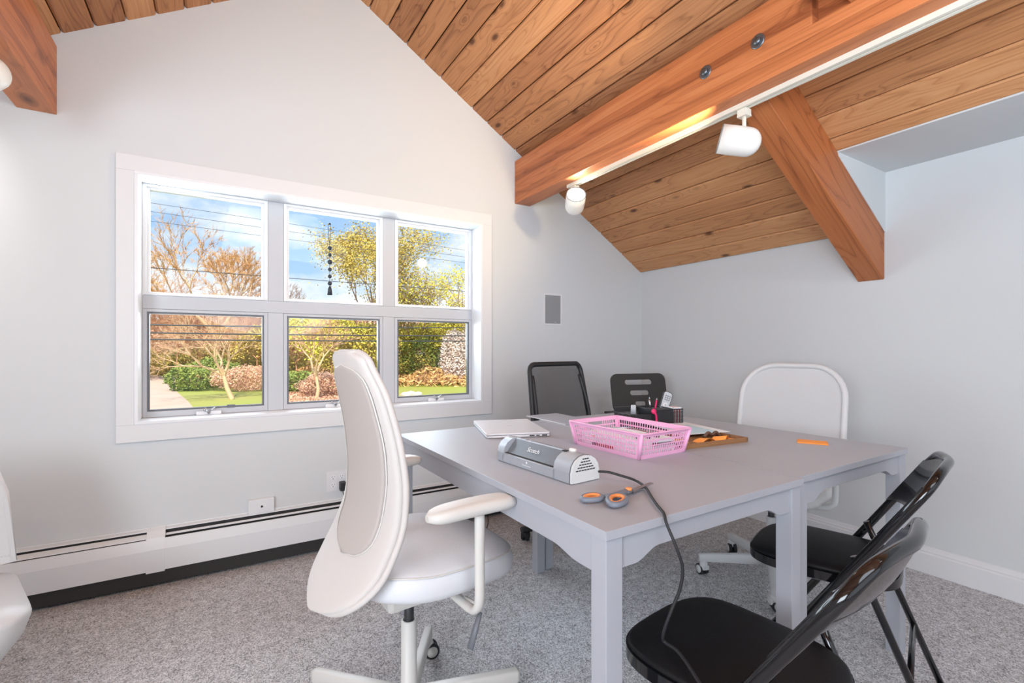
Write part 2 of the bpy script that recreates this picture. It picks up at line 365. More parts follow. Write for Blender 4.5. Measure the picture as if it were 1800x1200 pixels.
# ceiling: dark deck carrying one board object per plank
ceil = MB()
for x0, x1, YA in ((RX, 2.474, YB-.2), (2.474, XR+.15, DY+.03), (RX, XL-.15, YB-.2)):
    ceil.add([(x0, YA, roof(x0)+.03), (x1, YA, roof(x1)+.03), (x1, YF+.2, roof(x1)+.03), (x0, YF+.2, roof(x0)+.03),
              (x0, YA, roof(x0)+.12), (x1, YA, roof(x1)+.12), (x1, YF+.2, roof(x1)+.12), (x0, YF+.2, roof(x0)+.12)],
             [(0, 1, 2, 3), (7, 6, 5, 4), (0, 4, 5, 1), (1, 5, 6, 2), (2, 6, 7, 3), (3, 7, 4, 0)])
ceiling = struct(ceil, 'ceiling', 'deck')
ANG = math.atan(SL); PW = .111/math.cos(ANG)
def plank_mesh(L, w):
    hw = w/2-.0026; c = .006; t = .02
    prof = [(-hw, t), (-hw, c), (-hw+c, 0), (hw-c, 0), (hw, c), (hw, t)]
    g = MB(); g.rings([[(x, -L/2, z) for x, z in prof], [(x, L/2, z) for x, z in prof]], smooth=False)
    o = g.build('plank', 'cedar', ceiling); return o
pl_long = plank_mesh(YF-YB+.02, PW); pl_short = plank_mesh(YF-DY-.015, PW); pl_edge = plank_mesh(DY-YB+.02, .067/math.cos(ANG))
first = {id(pl_long): True, id(pl_short): True, id(pl_edge): True}
rng = random.Random(4)
def put_plank(src, x, y, sgn):
    if first[id(src)]: o = src; first[id(src)] = False
    else: o = src.copy(); C.objects.link(o); o.parent = ceiling
    o.location = (x, y, roof(x)+rng.uniform(0, .0025)); o.rotation_euler = (0, sgn*ANG, 0)
for k in range(-2, 20):
    x = .742+.111*(k+.5)
    if x < RX+.04: continue
    if x < 2.44: put_plank(pl_long, x, (YF+YB)/2, 1)
    else: put_plank(pl_short, x, (YF+DY)/2+.0125, 1)
put_plank(pl_edge, 2.4405, (YB+DY)/2, 1)
for k in range(0, 22):
    x = RX-.05-.111*(k+.5)+.002
    put_plank(pl_long, x, (YF+YB)/2, -1)

# window: casing, jamb, bars, sashes
win = MB()
c0, c1, cz0, cz1 = -.40, 1.548, .67, 1.992
win.box(c0, YF-.018, WZ1, c1, YF, cz1, bev=.002); win.box(c0, YF-.018, cz0, c1, YF, WZ0, bev=.002)
win.box(c0, YF-.018, WZ0, WX0, YF, WZ1, bev=.002); win.box(WX1, YF-.018, WZ0, c1, YF, WZ1, bev=.002)
window = struct(win, 'window_1', 'casing')
j = MB(); t = .014; y0, y1 = YF-.022, YF+.15
j.box(WX0-.0, y0, WZ1-t, WX1, y1, WZ1, bev=.002); j.box(WX0, y0, WZ0, WX1, y1, WZ0+t, bev=.002)
j.box(WX0, y0, WZ0+t, WX0+t, y1, WZ1-t, bev=.002); j.box(WX1-t, y0, WZ0+t, WX1, y1, WZ1-t, bev=.002)
j.build('window_jamb', 'sash', window)
yb = 2.915
b_ = MB(); b_.box(WX0+t, yb, 1.297, WX1-t, yb+.05, 1.362, bev=.003); b_.build('window_rail', 'bar', window)
cols = [(WX0+t, .227), (.303, .857), (.929, WX1-t)]
for xa, xb in ((.227, .303), (.857, .929)):
    for za, zb in ((WZ0+t, 1.297), (1.362, WZ1-t)):
        MB().box(xa, yb, za, xb, yb+.05, zb, bev=.003).build('window_mullion', 'bar', window)
def frame(mb, xa, xb, za, zb, ya, yc, w, wt=None, wb=None):
    wt = w if wt is None else wt; wb = w if wb is None else wb
    mb.box(xa, ya, za, xa+w, yc, zb, bev=.0015); mb.box(xb-w, ya, za, xb, yc, zb, bev=.0015)
    mb.box(xa+w, ya, zb-wt, xb-w, yc, zb, bev=.0015); mb.box(xa+w, ya, za, xb-w, yc, za+wb, bev=.0015)
for i, (xa, xb) in enumerate(cols):
    f = MB(); frame(f, xa+.001, xb-.001, 1.364, WZ1-t-.001, yb-.004, yb+.03, .017, .014, .010)
    frame(f, xa+.017, xb-.017, 1.373, WZ1-t-.014, yb+.012, yb+.04, .012, .012, .008); s = f.build('upper_sash', 'sash', window)
    MB().box(xa+.027, 2.944, 1.380, xb-.027, 2.948, WZ1-t-.024).build('pane', 'glass', s)
    f = MB(); frame(f, xa+.001, xb-.001, WZ0+t+.001, 1.296, yb+.0, yb+.034, .018, .014, .028); s = f.build('lower_sash', 'bar', window)
    f = MB(); frame(f, xa+.0185, xb-.0185, WZ0+t+.028, 1.282, yb+.004, yb+.028, .0095); f.build('screen_frame', 'screen', s)
    MB().box(xa+.028, 2.944, WZ0+t+.038, xb-.028, 2.948, 1.273).build('pane', 'glass', s)
    cx = (-.045, .575, 1.20)[i]
    cz = WZ0+t
    q = MB(); q.box(cx-.055, yb-.022, cz, cx+.055, yb-.001, cz+.018, bev=.004); hd = q.build('crank_housing', 'sash', window)
    q = MB(); q.tube([(cx, yb-.02, cz+.010), (cx, yb-.032, cz+.018)], .008); q.tube([(cx-.0, yb-.034, cz+.018), (cx+.018, yb-.036, cz+.030), (cx+.03, yb-.034, cz+.036)], .0045, 8)
    q.tube([(cx-.018, yb-.034, cz+.020), (cx-.018, yb-.034, cz+.036)], .006, 8); q.tube([(cx-.018, yb-.034, cz+.022), (cx, yb-.034, cz+.02)], .004, 8)
    q.build('crank_handle', 'chrome', hd)
q = MB(); q.box(.035, yb-.004, .792, .072, yb+.004, .808, bev=.001); q.build('screen_clip', 'screen', window)

# right baseboard, with moulded top
prof = [(0, 0), (-.016, 0), (-.016, .095), (-.012, .102), (-.013, .108), (-.009, .116), (-.006, .128), (0, .130)]
def extr_y(prof, x, y0, y1):
    g = MB(); g.rings([[(x+a, y0, b) for a, b in prof], [(x+a, y1, b) for a, b in prof]], smooth=False); return g
struct(extr_y(prof, XR, YB, YF), 'baseboard_right', 'casing')

# beams
def beam(name, label, x0, x1, z0, z1, ya, yc, notch=False):
    cx = (x0+x1)/2
    g = MB()
    L = yc-ya
    g.box(x0-cx, -L/2, 0, x1-cx, L/2, z1-z0, bev=.004)
    o = g.build(name, 'fir'); o.location = (cx, (ya+yc)/2, z0); tag(o, label, 'beam'); return o
bR = MB(); w2 = .0615
bR.box(-w2, -2.65, 0, w2, 2.65, .117, bev=.004); bR.box(-w2, -1.79, .117, w2, 2.65, .292, bev=.004) if False else None
bR = MB(); bR.box(-w2, -(YF-YB)/2, 0, w2, (YF-YB)/2, .1165, bev=.004)
# upper lamination stops at y = 0.862 on the room side and carries on thinner behind
yc = (YF+YB)/2
bR.box(-w2, .862-yc, .1155, w2, YF-yc, .292, bev=.004); bR.box(-w2+.045, YB-yc, .1155, w2, .866-yc, .292, bev=.004)
beamR = bR.build('ceiling_beam', 'fir'); beamR.location = (1.7985, yc, 2.10)
tag(beamR, 'long orange-brown wooden ceiling beam with two bolts and the white light track under it', 'beam')
for by, bz in ((1.283, 2.258), (1.055, 2.262)):
    g = MB(); Mx = Matrix.Translation((1.737-1.7985, by-yc, bz-2.10)) @ Matrix.Rotation(-PI/2, 4, 'Y')
    g.lathe([(.0, -.004), (.027, -.004), (.027, .003), (.023, .004)], 20, Mx); g.lathe([(.015, .003), (.015, .012), (.0, .0125)], 6, Mx); g.build('bolt', 'bolt', beamR)
beamL = beam('ceiling_beam', 'wooden ceiling beam end in the upper left corner above the window', -.727, -.600, 2.114, 2.412, YB, YF)
# rafter brace on the right: runs down the slope from the beam to the right wall
def slant_box(x0, z0, x1, z1, ya, yc_, d):
    ln = math.hypot(x1-x0, z1-z0); a = math.atan2(z1-z0, x1-x0)
    hw = (yc_-ya)/2
    # local y along the slope so the grain follows it; both ends cut plumb
    k = math.tan(-a)*d
    bm = bmesh.new()
    ca, sa = math.cos(a), math.sin(a)
    def loc(x, z): u = (x-x0)*ca+(z-z0)*sa; v_ = -(x-x0)*sa+(z-z0)*ca; return u, v_
    pts = [loc(x0, z0), loc(x1, z1), loc(x1, z1+d), loc(x0, z0+d)]
    vs = [bm.verts.new((s*hw, u, v_)) for s in (-1, 1) for u, v_ in pts]
    bm.faces.new(vs[:4]); bm.faces.new(vs[4:][::-1])
    for i in range(4): bm.faces.new((vs[i], vs[(i+1) % 4], vs[(i+1) % 4+4], vs[i+4]))
    bmesh.ops.recalc_face_normals(bm, faces=bm.faces[:]); bmesh.ops.bevel(bm, geom=bm.edges[:], offset=.004, segments=1, affect='EDGES')
    g = MB().bm(bm); return g, a
g, a = slant_box(1.862, 2.137, 2.968, 1.462, 1.113, 1.235, .262)
o = g.build('rafter_brace', 'rafter'); o.matrix_world = Matrix.Translation((1.862, 1.174, 2.137)) @ Matrix.Rotation(-a, 4, 'Y') @ Matrix.Rotation(-PI/2, 4, 'Z')
tag(o, 'diagonal wooden brace running down the right slope from the beam to the white wall', 'beam')
g, a = slant_box(1.30, 2.47, 1.775, 2.215, .62, .755, .12)
o = g.build('tie_beam', 'rafter'); o.matrix_world = Matrix.Translation((1.30, .6875, 2.47)) @ Matrix.Rotation(-a, 4, 'Y') @ Matrix.Rotation(-PI/2, 4, 'Z')
tag(o, 'short wooden tie meeting the notch of the long beam at the top edge', 'beam')
g = MB().tube([(0, .066, .05), (0, .082, .05)], .012, 6); g.build('bolt', 'bolt', o)

# light track and heads
def track(x, ya, yc_, z, label):
    t = thing('lighting_track', label, 'track', (x, ya, z)); L = yc_-ya
    g = MB(); w = .0175
    prof = [(-w, 0), (-w, -.019), (-.005, -.019), (-.005, -.010), (.005, -.010), (.005, -.019), (w, -.019), (w, 0)]
    g.rings([[(a, 0, b) for a, b in prof], [(a, L, b) for a, b in prof]], smooth=False); g.build('rail', 'cream', t)
    MB().box(-.019, L, -.020, .019, L+.022, 0, bev=.002).build('end_cap', 'cream', t)
    MB().box(-.003, 0, -.0105, .003, L, -.0095).build('contact_strip', 'dark', t)
    return t
track(1.826, -2.2, 2.29, 2.10, 'cream light track fixed under the long ceiling beam')
track(-.680, -2.2, 2.36, 2.114, 'cream light track under the beam in the upper left corner')
def head(x, y, ztop, zc, aim, label, energy, col, bulb='bulb', off=0.0, ln=.165, rad=.064, spot=120):
    t = thing('track_light', label, 'lamp', (x, y, 0)); top = ztop-.019
    g = MB(); g.box(-.019, -.020, top-.022, .019, .020, top, bev=.003); g.prism([(-.019, -.02), (.019, -.02), (.019, .02), (-.019, .02)], top-.03, top-.022); g.build('adapter', 'cream', t)
    aim = Vector(aim).normalized(); c = Vector((0, 0, zc))
    g = MB().tube([(0, 0, top-.02), (0, 0, zc+rad*.55)], .0085, 10); g.build('stem', 'cream', t)
    Mx = Matrix.Translation(c+aim*off) @ aim.to_track_quat('Z', 'X').to_matrix().to_4x4()
    h = ln/2; pr = [(0.0, -h)]
    for i in range(1, 9):
        a = PI/2*i/8; pr.append((rad*math.sin(a), -h+rad*.95*(1-math.cos(a))))
    pr += [(rad*1.02, h*.3), (rad*1.0, h), (rad*.94, h), (rad*.93, h-.02), (rad*.8, -h*.2), (.001, -h*.35)]
    g = MB().lathe(pr, 32, Mx, caps=False); sh = g.build('shade', 'lampwhite', t)
    g = MB().lathe([(0.001, h*.15), (rad*.45, h*.2), (rad*.74, h*.42), (rad*.78, h*.62), (.001, h*.66)], 24, Mx, caps=False); g.build('bulb', bulb, t)
    g = MB().lathe([(rad*1.008, h-.001), (rad*1.012, h+.001), (rad*.93, h+.001), (rad*.93, h-.002)], 32, Mx, caps=False); g.build('rim', 'screen', t)
    lp = Vector((x, y, 0))+c+aim*(off+h+.012)
    lt = light('lamp_light', 'SPOT', lp, energy, col, lp+aim, spot_size=R_(spot), spot_blend=.8, shadow_soft_size=.045)
    return t
Rv = Vector((.8526, -.5225, 0)); Fv = Vector((.5225, .8526, 0))
head(1.832, 2.262, 2.10, 1.978, tuple(-Fv*.80+Rv*-.02+Vector((0, 0, .40))), 'lit white track light at the far end of the track nearest the window wall', 3, (1, .9, .74), ln=.150, rad=.058, spot=150)
head(1.838, 1.175, 2.10, 1.950, tuple(-Rv*.93+Fv*.26+Vector((0, 0, .24))), 'white bullet track light hanging beside the diagonal brace, turned to the left', 46, (1, .76, .45), 'bulbdim', off=.016, ln=.160, rad=.057, spot=128)
head(1.826, -.35, 2.10, 1.957, (-.1, .98, -.12), 'white track light behind the camera aimed at the window wall', 11, (1, .94, .86), spot=110)
head(-.680, 2.315, 2.114, 2.035, (-.75, .35, -.45), 'white track light cut off by the left edge of the picture', 7, (1, .95, .88), spot=140, ln=.14, rad=.058)
head(-.680, .3, 2.114, 1.98, (.05, .9, -.35), 'white track light behind the camera under the left beam', 9, (1, .94, .86), spot=120)

# baseboard heater along the window wall
hx0, hx1 = XL, 1.75
ht = thing('baseboard_heater', 'long white baseboard heater below the window', 'heater', (0, YF, 0))
def hprof(prof, xa, xb, name, m, y=0):
    g = MB(); g.rings([[(xa, a, b) for a, b in prof], [(xb, a, b) for a, b in prof]], smooth=False); return g.build(name, m, ht)
hprof([(0, .03), (0, .264), (-.006, .264), (-.0065, .2605), (-.004, .2595), (-.004, .257), (-.010, .256), (-.012, .03)], hx0, hx1, 'back_plate', 'heater')
hprof([(-.010, .256), (-.022, .2515), (-.023, .2485), (-.010, .2515)], hx0, 1.33, 'top_lip', 'heater')
hprof([(-.012, .19), (-.014, .19), (-.014, .2480), (-.012, .2480)], hx0, 1.33, 'slot_shade', 'fin_shade')  # dark strip painting the shade in the slot below the lip
hprof([(-.012, .012), (-.052, .012), (-.052, .200), (-.012, .200)], hx0, hx1, 'fin_shade_box', 'fin_shade')  # fins as a dark box, drawn low to paint the shade under the panel
for xa, xb in ((hx0, -.285), (-.215, 1.33)):
    hprof([(-.066, .078), (-.072, .080), (-.072, .176), (-.060, .222), (-.055, .222), (-.066, .175)], xa, xb, 'front_panel', 'heater')
hprof([(-.026, .240), (-.0535, .2285), (-.0545, .2255), (-.026, .236)], hx0, -.285, 'damper', 'heater')
hprof([(-.034, .236), (-.044, .2315), (-.044, .2285), (-.034, .233)], -.215, 1.33, 'damper', 'heater')
cp = [(-.008, .262), (-.030, .252), (-.058, .228), (-.075, .178), (-.075, .074), (-.008, .074)]
hprof(cp, -.285, -.215, 'joint_cover', 'heater'); hprof(cp, 1.33, hx1, 'end_cover', 'heater')

# wall things
def on_wall(name, label, cat, x, z): return thing(name, label, cat, (x, YF, z))
t = on_wall('wall_speaker', 'small grey rectangular speaker set in the wall right of the window', 'speaker', 2.0605, 1.385)
g = MB(); frame(g, -.082, .082, -.115, .115, -.006, 0, .013); g.build('speaker_frame', 'casing', t)
g = MB(); g.box(-.070, -.004, -.103, .070, 0, .103); g.build('grille', 'grille', t)
g = MB()
for k in range(26):
    z = -.099+k*.0079; g.box(-.068, -.0052, z, .068, -.0038, z+.0035)
g.build('grille_wire', 'grille', t, kind='stuff')
MB().box(.012, -.0062, -.093, .030, -.005, -.088).build('badge', 'greyprint', t)
t = on_wall('wall_outlet', 'white double outlet plate low on the wall behind the white chair', 'outlet', .565, .362)
MB().box(-.058, -.006, -.057, .058, 0, .057, bev=.003).build('plate', 'casing', t)
for sx in (-.023, .023):
    for sz in (-.021, .021):
        if sx > 0 and sz < 0: continue
        g = MB(); g.prism(rrect(.026, .028, .010), .006, .0085, Matrix.Translation((sx, 0, sz)) @ Matrix.Rotation(PI/2, 4, 'X')); r_ = g.build('receptacle', 'sash', t)
        g = MB(); g.box(sx-.007, -.0090, sz, sx-.005, -.0084, sz+.008); g.box(sx+.005, -.0090, sz, sx+.007, -.0084, sz+.008); g.box(sx-.002, -.009, sz-.010, sx+.002, -.0084, sz-.005); g.build('slots', 'dark', r_)
t = thing('power_plug', 'black power adapter plugged into the wall outlet', 'plug', (.588, YF-.0085, .341))
MB().box(-.016, -.045, -.030, .016, 0, .018, bev=.005).build('adapter_body', 'blackplastic', t)
g = MB().tube(smoothpath([(0, -.025, -.028), (.004, -.030, -.06), (.010, -.05, -.085), (.02, -.10, -.12), (.10, -.105, -.2), (.25, -.09, -.345)]), .0022, 8); g.build('lead', 'dark', t)
t = on_wall('cable_box', 'white surface cable box with one dark hole above the heater', 'cable box', .186, .290)
MB().box(-.060, -.022, -.038, .060, 0, .036, bev=.003).build('cover', 'heater', t)
g = MB().lathe([(.0, 0), (.0055, 0), (.0055, .001), (0, .001)], 16, Matrix.Translation((.002, -.022, -.003)) @ Matrix.Rotation(PI/2, 4, 'X')); g.build('hole', 'dark', t)

# bead string on the middle upper pane
t = thing('bead_string', 'string of dark beads hanging on the upper middle window pane', 'ornament', (.551, 2.936, 1.83))
g = MB(); g.tube(smoothpath([(0, 0, -.12), (-.006, 0, -.06), (-.005, 0, -.004), (0, 0, 0), (.005, 0, -.004), (.006, 0, -.06), (0, 0, -.12)]), .0013, 6); g.build('loop', 'dark', t)
g = MB().lathe([(.0, -.001), (.006, 0), (.006, .004), (0, .006)], 12, Matrix.Translation((0, .004, 0)) @ Matrix.Rotation(PI/2, 4, 'X')); g.build('suction_cup', 'bead', t)
z = -.128
for k, r in enumerate((.014, .012, .016, .013, .013, .014)):
    g = MB(); g.lathe([(0.0005, -r), (r*.7, -r*.7), (r, 0), (r*.7, r*.7), (.0005, r)], 10); o = g.build('bead', 'bead', t); o.location = (0, 0, z-r); z -= r*2+.014
g = MB().tube([(0, 0, -.12), (0, 0, z+.01)], .0012, 6); g.build('cord', 'dark', t)
g = MB()
g.lathe([(.004, z+.012), (.011, z), (.017, z-.040), (.006, z-.042)], 9); g.build('tassel', 'bead', t)

# ------------------------------------------------------------------ tables
def make_table(label):
    t = thing('work_table', label, 'table', group='pair of grey tables pushed together'); W, D = .739, 1.272; H = .74
    MB().box(0, 0, H-.019, W, D, H, bev=.0015).build('tabletop', 'table', t)
    LG = .045; ins = .006
    for lx in (ins, W-ins-LG):
        for ly in (ins, D-ins-LG):
            MB().box(lx, ly, 0, lx+LG, ly+LG, H-.019, bev=.002).build('leg', 'table', t)
    def apron(L, h0, h1, reach):
        n = 8; top = H-.0195; pts = [(0, top), (0, top-h0)]
        for i in range(n+1): q = i/n; pts.append((reach*(.35+.65*q), top-h0+(h0-h1)*(.5-.5*math.cos(PI*q))))
        pts += [(L-x, z) for x, z in reversed(pts)]
        return pts
    for ly in (ins+.006, D-ins-.026):
        pr = apron(W-2*ins-2*LG, .068, .044, .115); g = MB(); gable(g, [(x+ins+LG, z) for x, z in pr], ly, ly+.02); g.build('apron', 'table', t)
    for lx in (ins+.006, W-ins-.026):
        pr = apron(D-2*ins-2*LG, .080, .066, .14); g = MB(); n = len(pr)
        g.add([(lx, x+ins+LG, z) for x, z in pr]+[(lx+.02, x+ins+LG, z) for x, z in pr], [tuple(range(n)), tuple(range(2*n-1, n-1, -1))]+[(i, (i+1) % n, (i+1) % n+n, i+n) for i in range(n)])
        g.build('apron', 'table', t)
    return t
def copy_tree(o, parent=None):
    c = o.copy(); C.objects.link(c); c.parent = parent
    for ch in [q for q in bpy.data.objects if q.parent == o and q.name != c.name]: copy_tree(ch, c)
    return c
t1 = make_table('grey painted table nearer the window, under the laptop and laminating machine')
t1.location = (.648, .704, 0); t1.rotation_euler.z = R_(.35)
t2 = copy_tree(t1); t2['label'] = 'grey painted table nearer the right wall, under the orange paper square'
t2.location = (1.3912, .722, 0); t2.rotation_euler.z = R_(.35)

# ------------------------------------------------------------------ office chair bases
def castor(parent, x, y, ang, hoodm, wheelm, tyrem):
    g = MB(); r = .026
    for s in (-1, 1):
        Mx = Matrix.Translation((x, y, r)) @ Matrix.Rotation(ang, 4, 'Z') @ Matrix.Translation((0, s*.012, 0)) @ Matrix.Rotation(PI/2, 4, 'X')
        g.lathe([(.0, -.008), (r*.55, -.009), (r, -.007), (r, .007), (r*.55, .009), (0, .008)], 20, Mx)
    c = g.build('castor', tyrem, parent)
    return c
def star_base(t, phase, R, hub_r, z_hub, z_end, lm, tyre, wheel, width=.030, colm=None, col_top=.33, gas_top=.40, h=.045, n=5, spin=.9):
    for k in range(n):
        a = R_(phase+360/n*k); ca, sa = math.cos(a), math.sin(a)
        rings = []
        for q, zz, wd, hh in ((hub_r*.6, z_hub, width*1.15, h*1.05), (R*.5, (z_hub+z_end)/2, width, h*.95), (R*.97, z_end, width*.95, h*.78), (R, z_end-.001, width*.8, h*.66)):
            p = Vector((ca*q, sa*q, zz)); s = Vector((-sa, ca, 0))
            sec = rrect(wd, hh, min(wd, hh)*.22, 2); rings.append([p+s*x+Vector((0, 0, y)) for x, y in sec])
        g = MB().rings(rings); leg = g.build('base_leg', lm, t)
        bx, by = ca*(R-.022), sa*(R-.022)
        ar = a+spin*(1 if k % 2 else -1.3)+k
        o = castor(leg, bx+.012*math.cos(ar), by+.012*math.sin(ar), ar, lm, wheel, tyre)
        r = .026
        for s in (-1, 1):
            g = MB()
            Mx = Matrix.Translation((bx+.012*math.cos(ar), by+.012*math.sin(ar), r)) @ Matrix.Rotation(ar, 4, 'Z') @ Matrix.Translation((0, s*.0205, 0)) @ Matrix.Rotation(PI/2, 4, 'X')
            g.lathe([(.0, -.0012), (r*.72, -.001), (r*.72, .001), (0, .0012)], 18, Mx)
            g.build('wheel_cap', wheel, leg)
        g = MB()
        # hood over the wheel and pivot pin
        Mx = Matrix.Translation((bx, by, 0)) @ Matrix.Rotation(ar, 4, 'Z')
        g.lathe([(.012, .030), (.020, .036), (.020, .050), (.014, z_end-h*.3)], 14, Mx)
        g.box(-.022, -.016, .030, .006, .016, .052, Mx, bev=.004); g.build('castor_hood', lm, leg)
    g = MB().lathe([(.0, z_hub-h*.5), (hub_r*1.0, z_hub-h*.5), (hub_r*1.02, z_hub+h*.5), (hub_r*.82, z_hub+h*.55), (hub_r*.80, col_top-.003), (hub_r*.74, col_top), (.016, col_top), (.016, col_top-.01)], 28, caps=False); g.build('column', colm or lm, t)
    g = MB().lathe([(.014, col_top-.02), (.014, gas_top), (.0, gas_top)], 18, caps=False); g.build('gas_lift', 'blackmetal', t)

# ------------------------------------------------------------------ big white chair in the foreground
ch = thing('office_chair', 'large off-white office chair with tall curved back and armrests, nearest on the left', 'chair', (.471, 1.342, 0), R_(4.9))
star_base(ch, 58.6-4.9, .338, .028, .085, .083, 'plasticwhite', 'dark', 'plasticwhite', width=.030, col_top=.315, gas_top=.44, h=.050)
def lerp_tab(tab, z):
    for i in range(len(tab)-1):
        if tab[i][0] <= z <= tab[i+1][0]:
            q = (z-tab[i][0])/(tab[i+1][0]-tab[i][0]); q2 = q
            a, b = tab[i][1], tab[i+1][1]
            # monotone smoothing
            p0 = tab[i-1][1] if i else 2*a-b; p3 = tab[i+2][1] if i+2 < len(tab) else 2*b-a
            return .5*((2*a)+(b-p0)*q+(2*p0-5*a+4*b-p3)*q*q+(3*a-p0-3*b+p3)*q**3)
    return tab[-1][1] if z > tab[-1][0] else tab[0][1]
XQ = [-.2741, -.1842, -.1349, -.1258, -.1369, -.161, -.1943]; WQ = [(0, .1983), (.12, .1983), (.28, .2058), (.45, .2032), (.65, .1884), (.85, .1678), (.95, .1266), (1, .1266)]
ZB, ZT = .4468, 1.0938
def lin(tab, q):
    q = max(tab[0][0], min(tab[-1][0], q))
    for (a0, b0), (a1, b1) in zip(tab, tab[1:]):
        if q <= a1: return b0+(b1-b0)*(q-a0)/(a1-a0)
def smo(f, q, d=.03): return (f(q-2*d)+2*f(q-d)+3*f(q)+2*f(q+d)+f(q+2*d))/9
XTab = [(i/6, v) for i, v in enumerate(XQ)]
def bx_(z): return smo(lambda q: lin(XTab, q), (z-ZB)/(ZT-ZB))
def bw(z):
    q = max(0, min(1, (z-ZB)/(ZT-ZB))); w_ = smo(lambda t: lin(WQ, t), q)
    if q < .2: w_ *= max(.02, 1-((.2-q)/.2)**2.2)**.5
    if q > .95: w_ *= max(.25, 1-((q-.95)/.05)**2.5)**(1/2.5)
    return w_
def back_pt(s, z, wf=1.0, dx=0.0):
    """s in -1..1 across, z height"""
    w_ = bw(z)*wf
    x = bx_(z)+.0151*(abs(s)**2)*min(1, w_/.2)+dx
    return Vector((x, -.019+s*w_, z))
def back_shell(zb, zt, wf, off, th, nz=40, ns=18, name='backrest', m='backwhite', parent=None, edge=.010):
    rings = []
    for i in range(nz+1):
        z = zb+(zt-zb)*(.5-.5*math.cos(PI*i/nz)); ring = []
        for j in range(ns+1):
            s = -1+2*j/ns; e = (1-abs(s)**6)**.5 if abs(s) < 1 else 0
            ring.append(back_pt(s, z, wf, off-th/2*e))
        for j in range(ns-1, 0, -1):
            s = -1+2*j/ns; e = (1-abs(s)**6)**.5
            ring.append(back_pt(s, z, wf, off+th/2*e))
        rings.append(ring)
    return MB().rings(rings).build(name, m, parent)
bk = back_shell(ZB, ZT, 1.0, .0, .030, parent=ch)
# rim band of the front shell, seen along the near edge
def edge_loop(z0, z1, wf, dx, n=40):
    cs = lambda i: .5-.5*math.cos(PI*i/n)
    P = [back_pt(-1, z0+(z1-z0)*cs(i), wf, dx) for i in range(n+1)]+[back_pt(1, z1-(z1-z0)*cs(i), wf, dx) for i in range(n+1)]
    return P
g = MB().tube(edge_loop(ZB+.004, ZT-.003, 1.0, .006), .0085, 8, closed=True); g.build('edge_band', 'backwhite', bk)
# inset taupe panel with its seam
PB, PT = .566, 1.058
def panel_w(z):
    if z < .64: q = (z-PB)/(.64-PB); return .66*math.sqrt(max(.0, 1-(1-max(0, min(1, q)))**2))
    if z > 1.015: q = (PT-z)/(PT-1.015); return .80*math.sqrt(max(.0, 1-(1-max(0, min(1, q)))**2))
    return .66+.14*min(1, (z-.64)/.2)
rings = []
NZ = 44
for i in range(NZ+1):
    z = PB+(PT-PB)*i/NZ; wf = max(.02, panel_w(z)); ring = []
    for jj in range(13):
        s = (-1+2*jj/12)*wf; ring.append(back_pt(s, z, 1, -.0175-.0025*(1-(jj/6-1)**4)))
    for jj in range(11, 0, -1):
        s = (-1+2*jj/12)*wf; ring.append(back_pt(s, z, 1, -.010))
    rings.append(ring)
pn = MB().rings(rings).build('back_panel', 'panelknit', bk)
loop = [back_pt(-panel_w(z), z, 1, -.0165) for z in [PB+(PT-PB)*i/NZ for i in range(NZ+1)]]+[back_pt(panel_w(z), z, 1, -.0165) for z in [PT-(PT-PB)*i/NZ for i in range(NZ+1)]]
MB().tube(loop, .0022, 6, closed=True).build('seam', 'plasticwhite', bk)
# seat
def cushion(outline, z_of, th, n=6, dome=.012, name='seat', m='seatwhite', parent=None, droop=None, bulge=.012):
    """cushion from a plan outline: side wall bulging, top domed; z_of(x,y)=top height at the rim"""
    cx = sum(p[0] for p in outline)/len(outline); cy = sum(p[1] for p in outline)/len(outline)
    rings = []
    def ring(k, f): return [Vector((cx+(x-cx)*k, cy+(y-cy)*k, f(cx+(x-cx)*k, cy+(y-cy)*k))) for x, y in outline]
    rings.append(ring(.3, lambda x, y: z_of(x, y)-th)); rings.append(ring(.9, lambda x, y: z_of(x, y)-th))
    for i in range(n+1):
        a = -PI/2+PI*i/n; rings.append(ring(1-.06+.06*math.cos(a)+.0, lambda x, y, a=a: z_of(x, y)-th/2+th/2*math.sin(a)*.96))
    for k in (.90, .78, .62, .45, .28, .12, .01):
        rings.append(ring(k, lambda x, y, k=k: z_of(x, y)+dome*(1-k*k)))
    return MB().rings(rings).build(name, m, parent)
ol = []
for i in range(48):
    a = 2*PI*i/48; ca, sa = math.cos(a), math.sin(a); p = 3.2
    x = .240*abs(ca)**(2/p)*(1 if ca > 0 else -1); y = .238*abs(sa)**(2/p)*(1 if sa > 0 else -1)
    y *= 1-.10*(x+.24)/.48+.05*math.sin(PI*(x+.24)/.48)
    ol.append((x+.050, y))
def seat_z(x, y): return .540-.35*max(0, x-.10)**1.5+.010*math.exp(-((x+.13)/.08)**2)
st = cushion(ol, seat_z, .074, parent=ch, dome=.010)
cx0 = sum(p[0] for p in ol)/48
lp = [Vector((cx0+(x-cx0)*.985, y*.985, seat_z(x, y)-.006)) for x, y in ol]; MB().tube(lp, .0022, 6, closed=True).build('piping', 'plasticwhite', st)
MB().box(-.10, -.10, .40, .16, .10, .470, bev=.012).build('mechanism', 'plasticwhite', ch)
g = MB().tube(smoothpath([(-.10, 0, .425), (-.15, 0, .435), (-.17, 0, .48), (-.140, 0, .55)]), .018, 10, flat=.6); g.build('back_bracket', 'plasticwhite', ch)
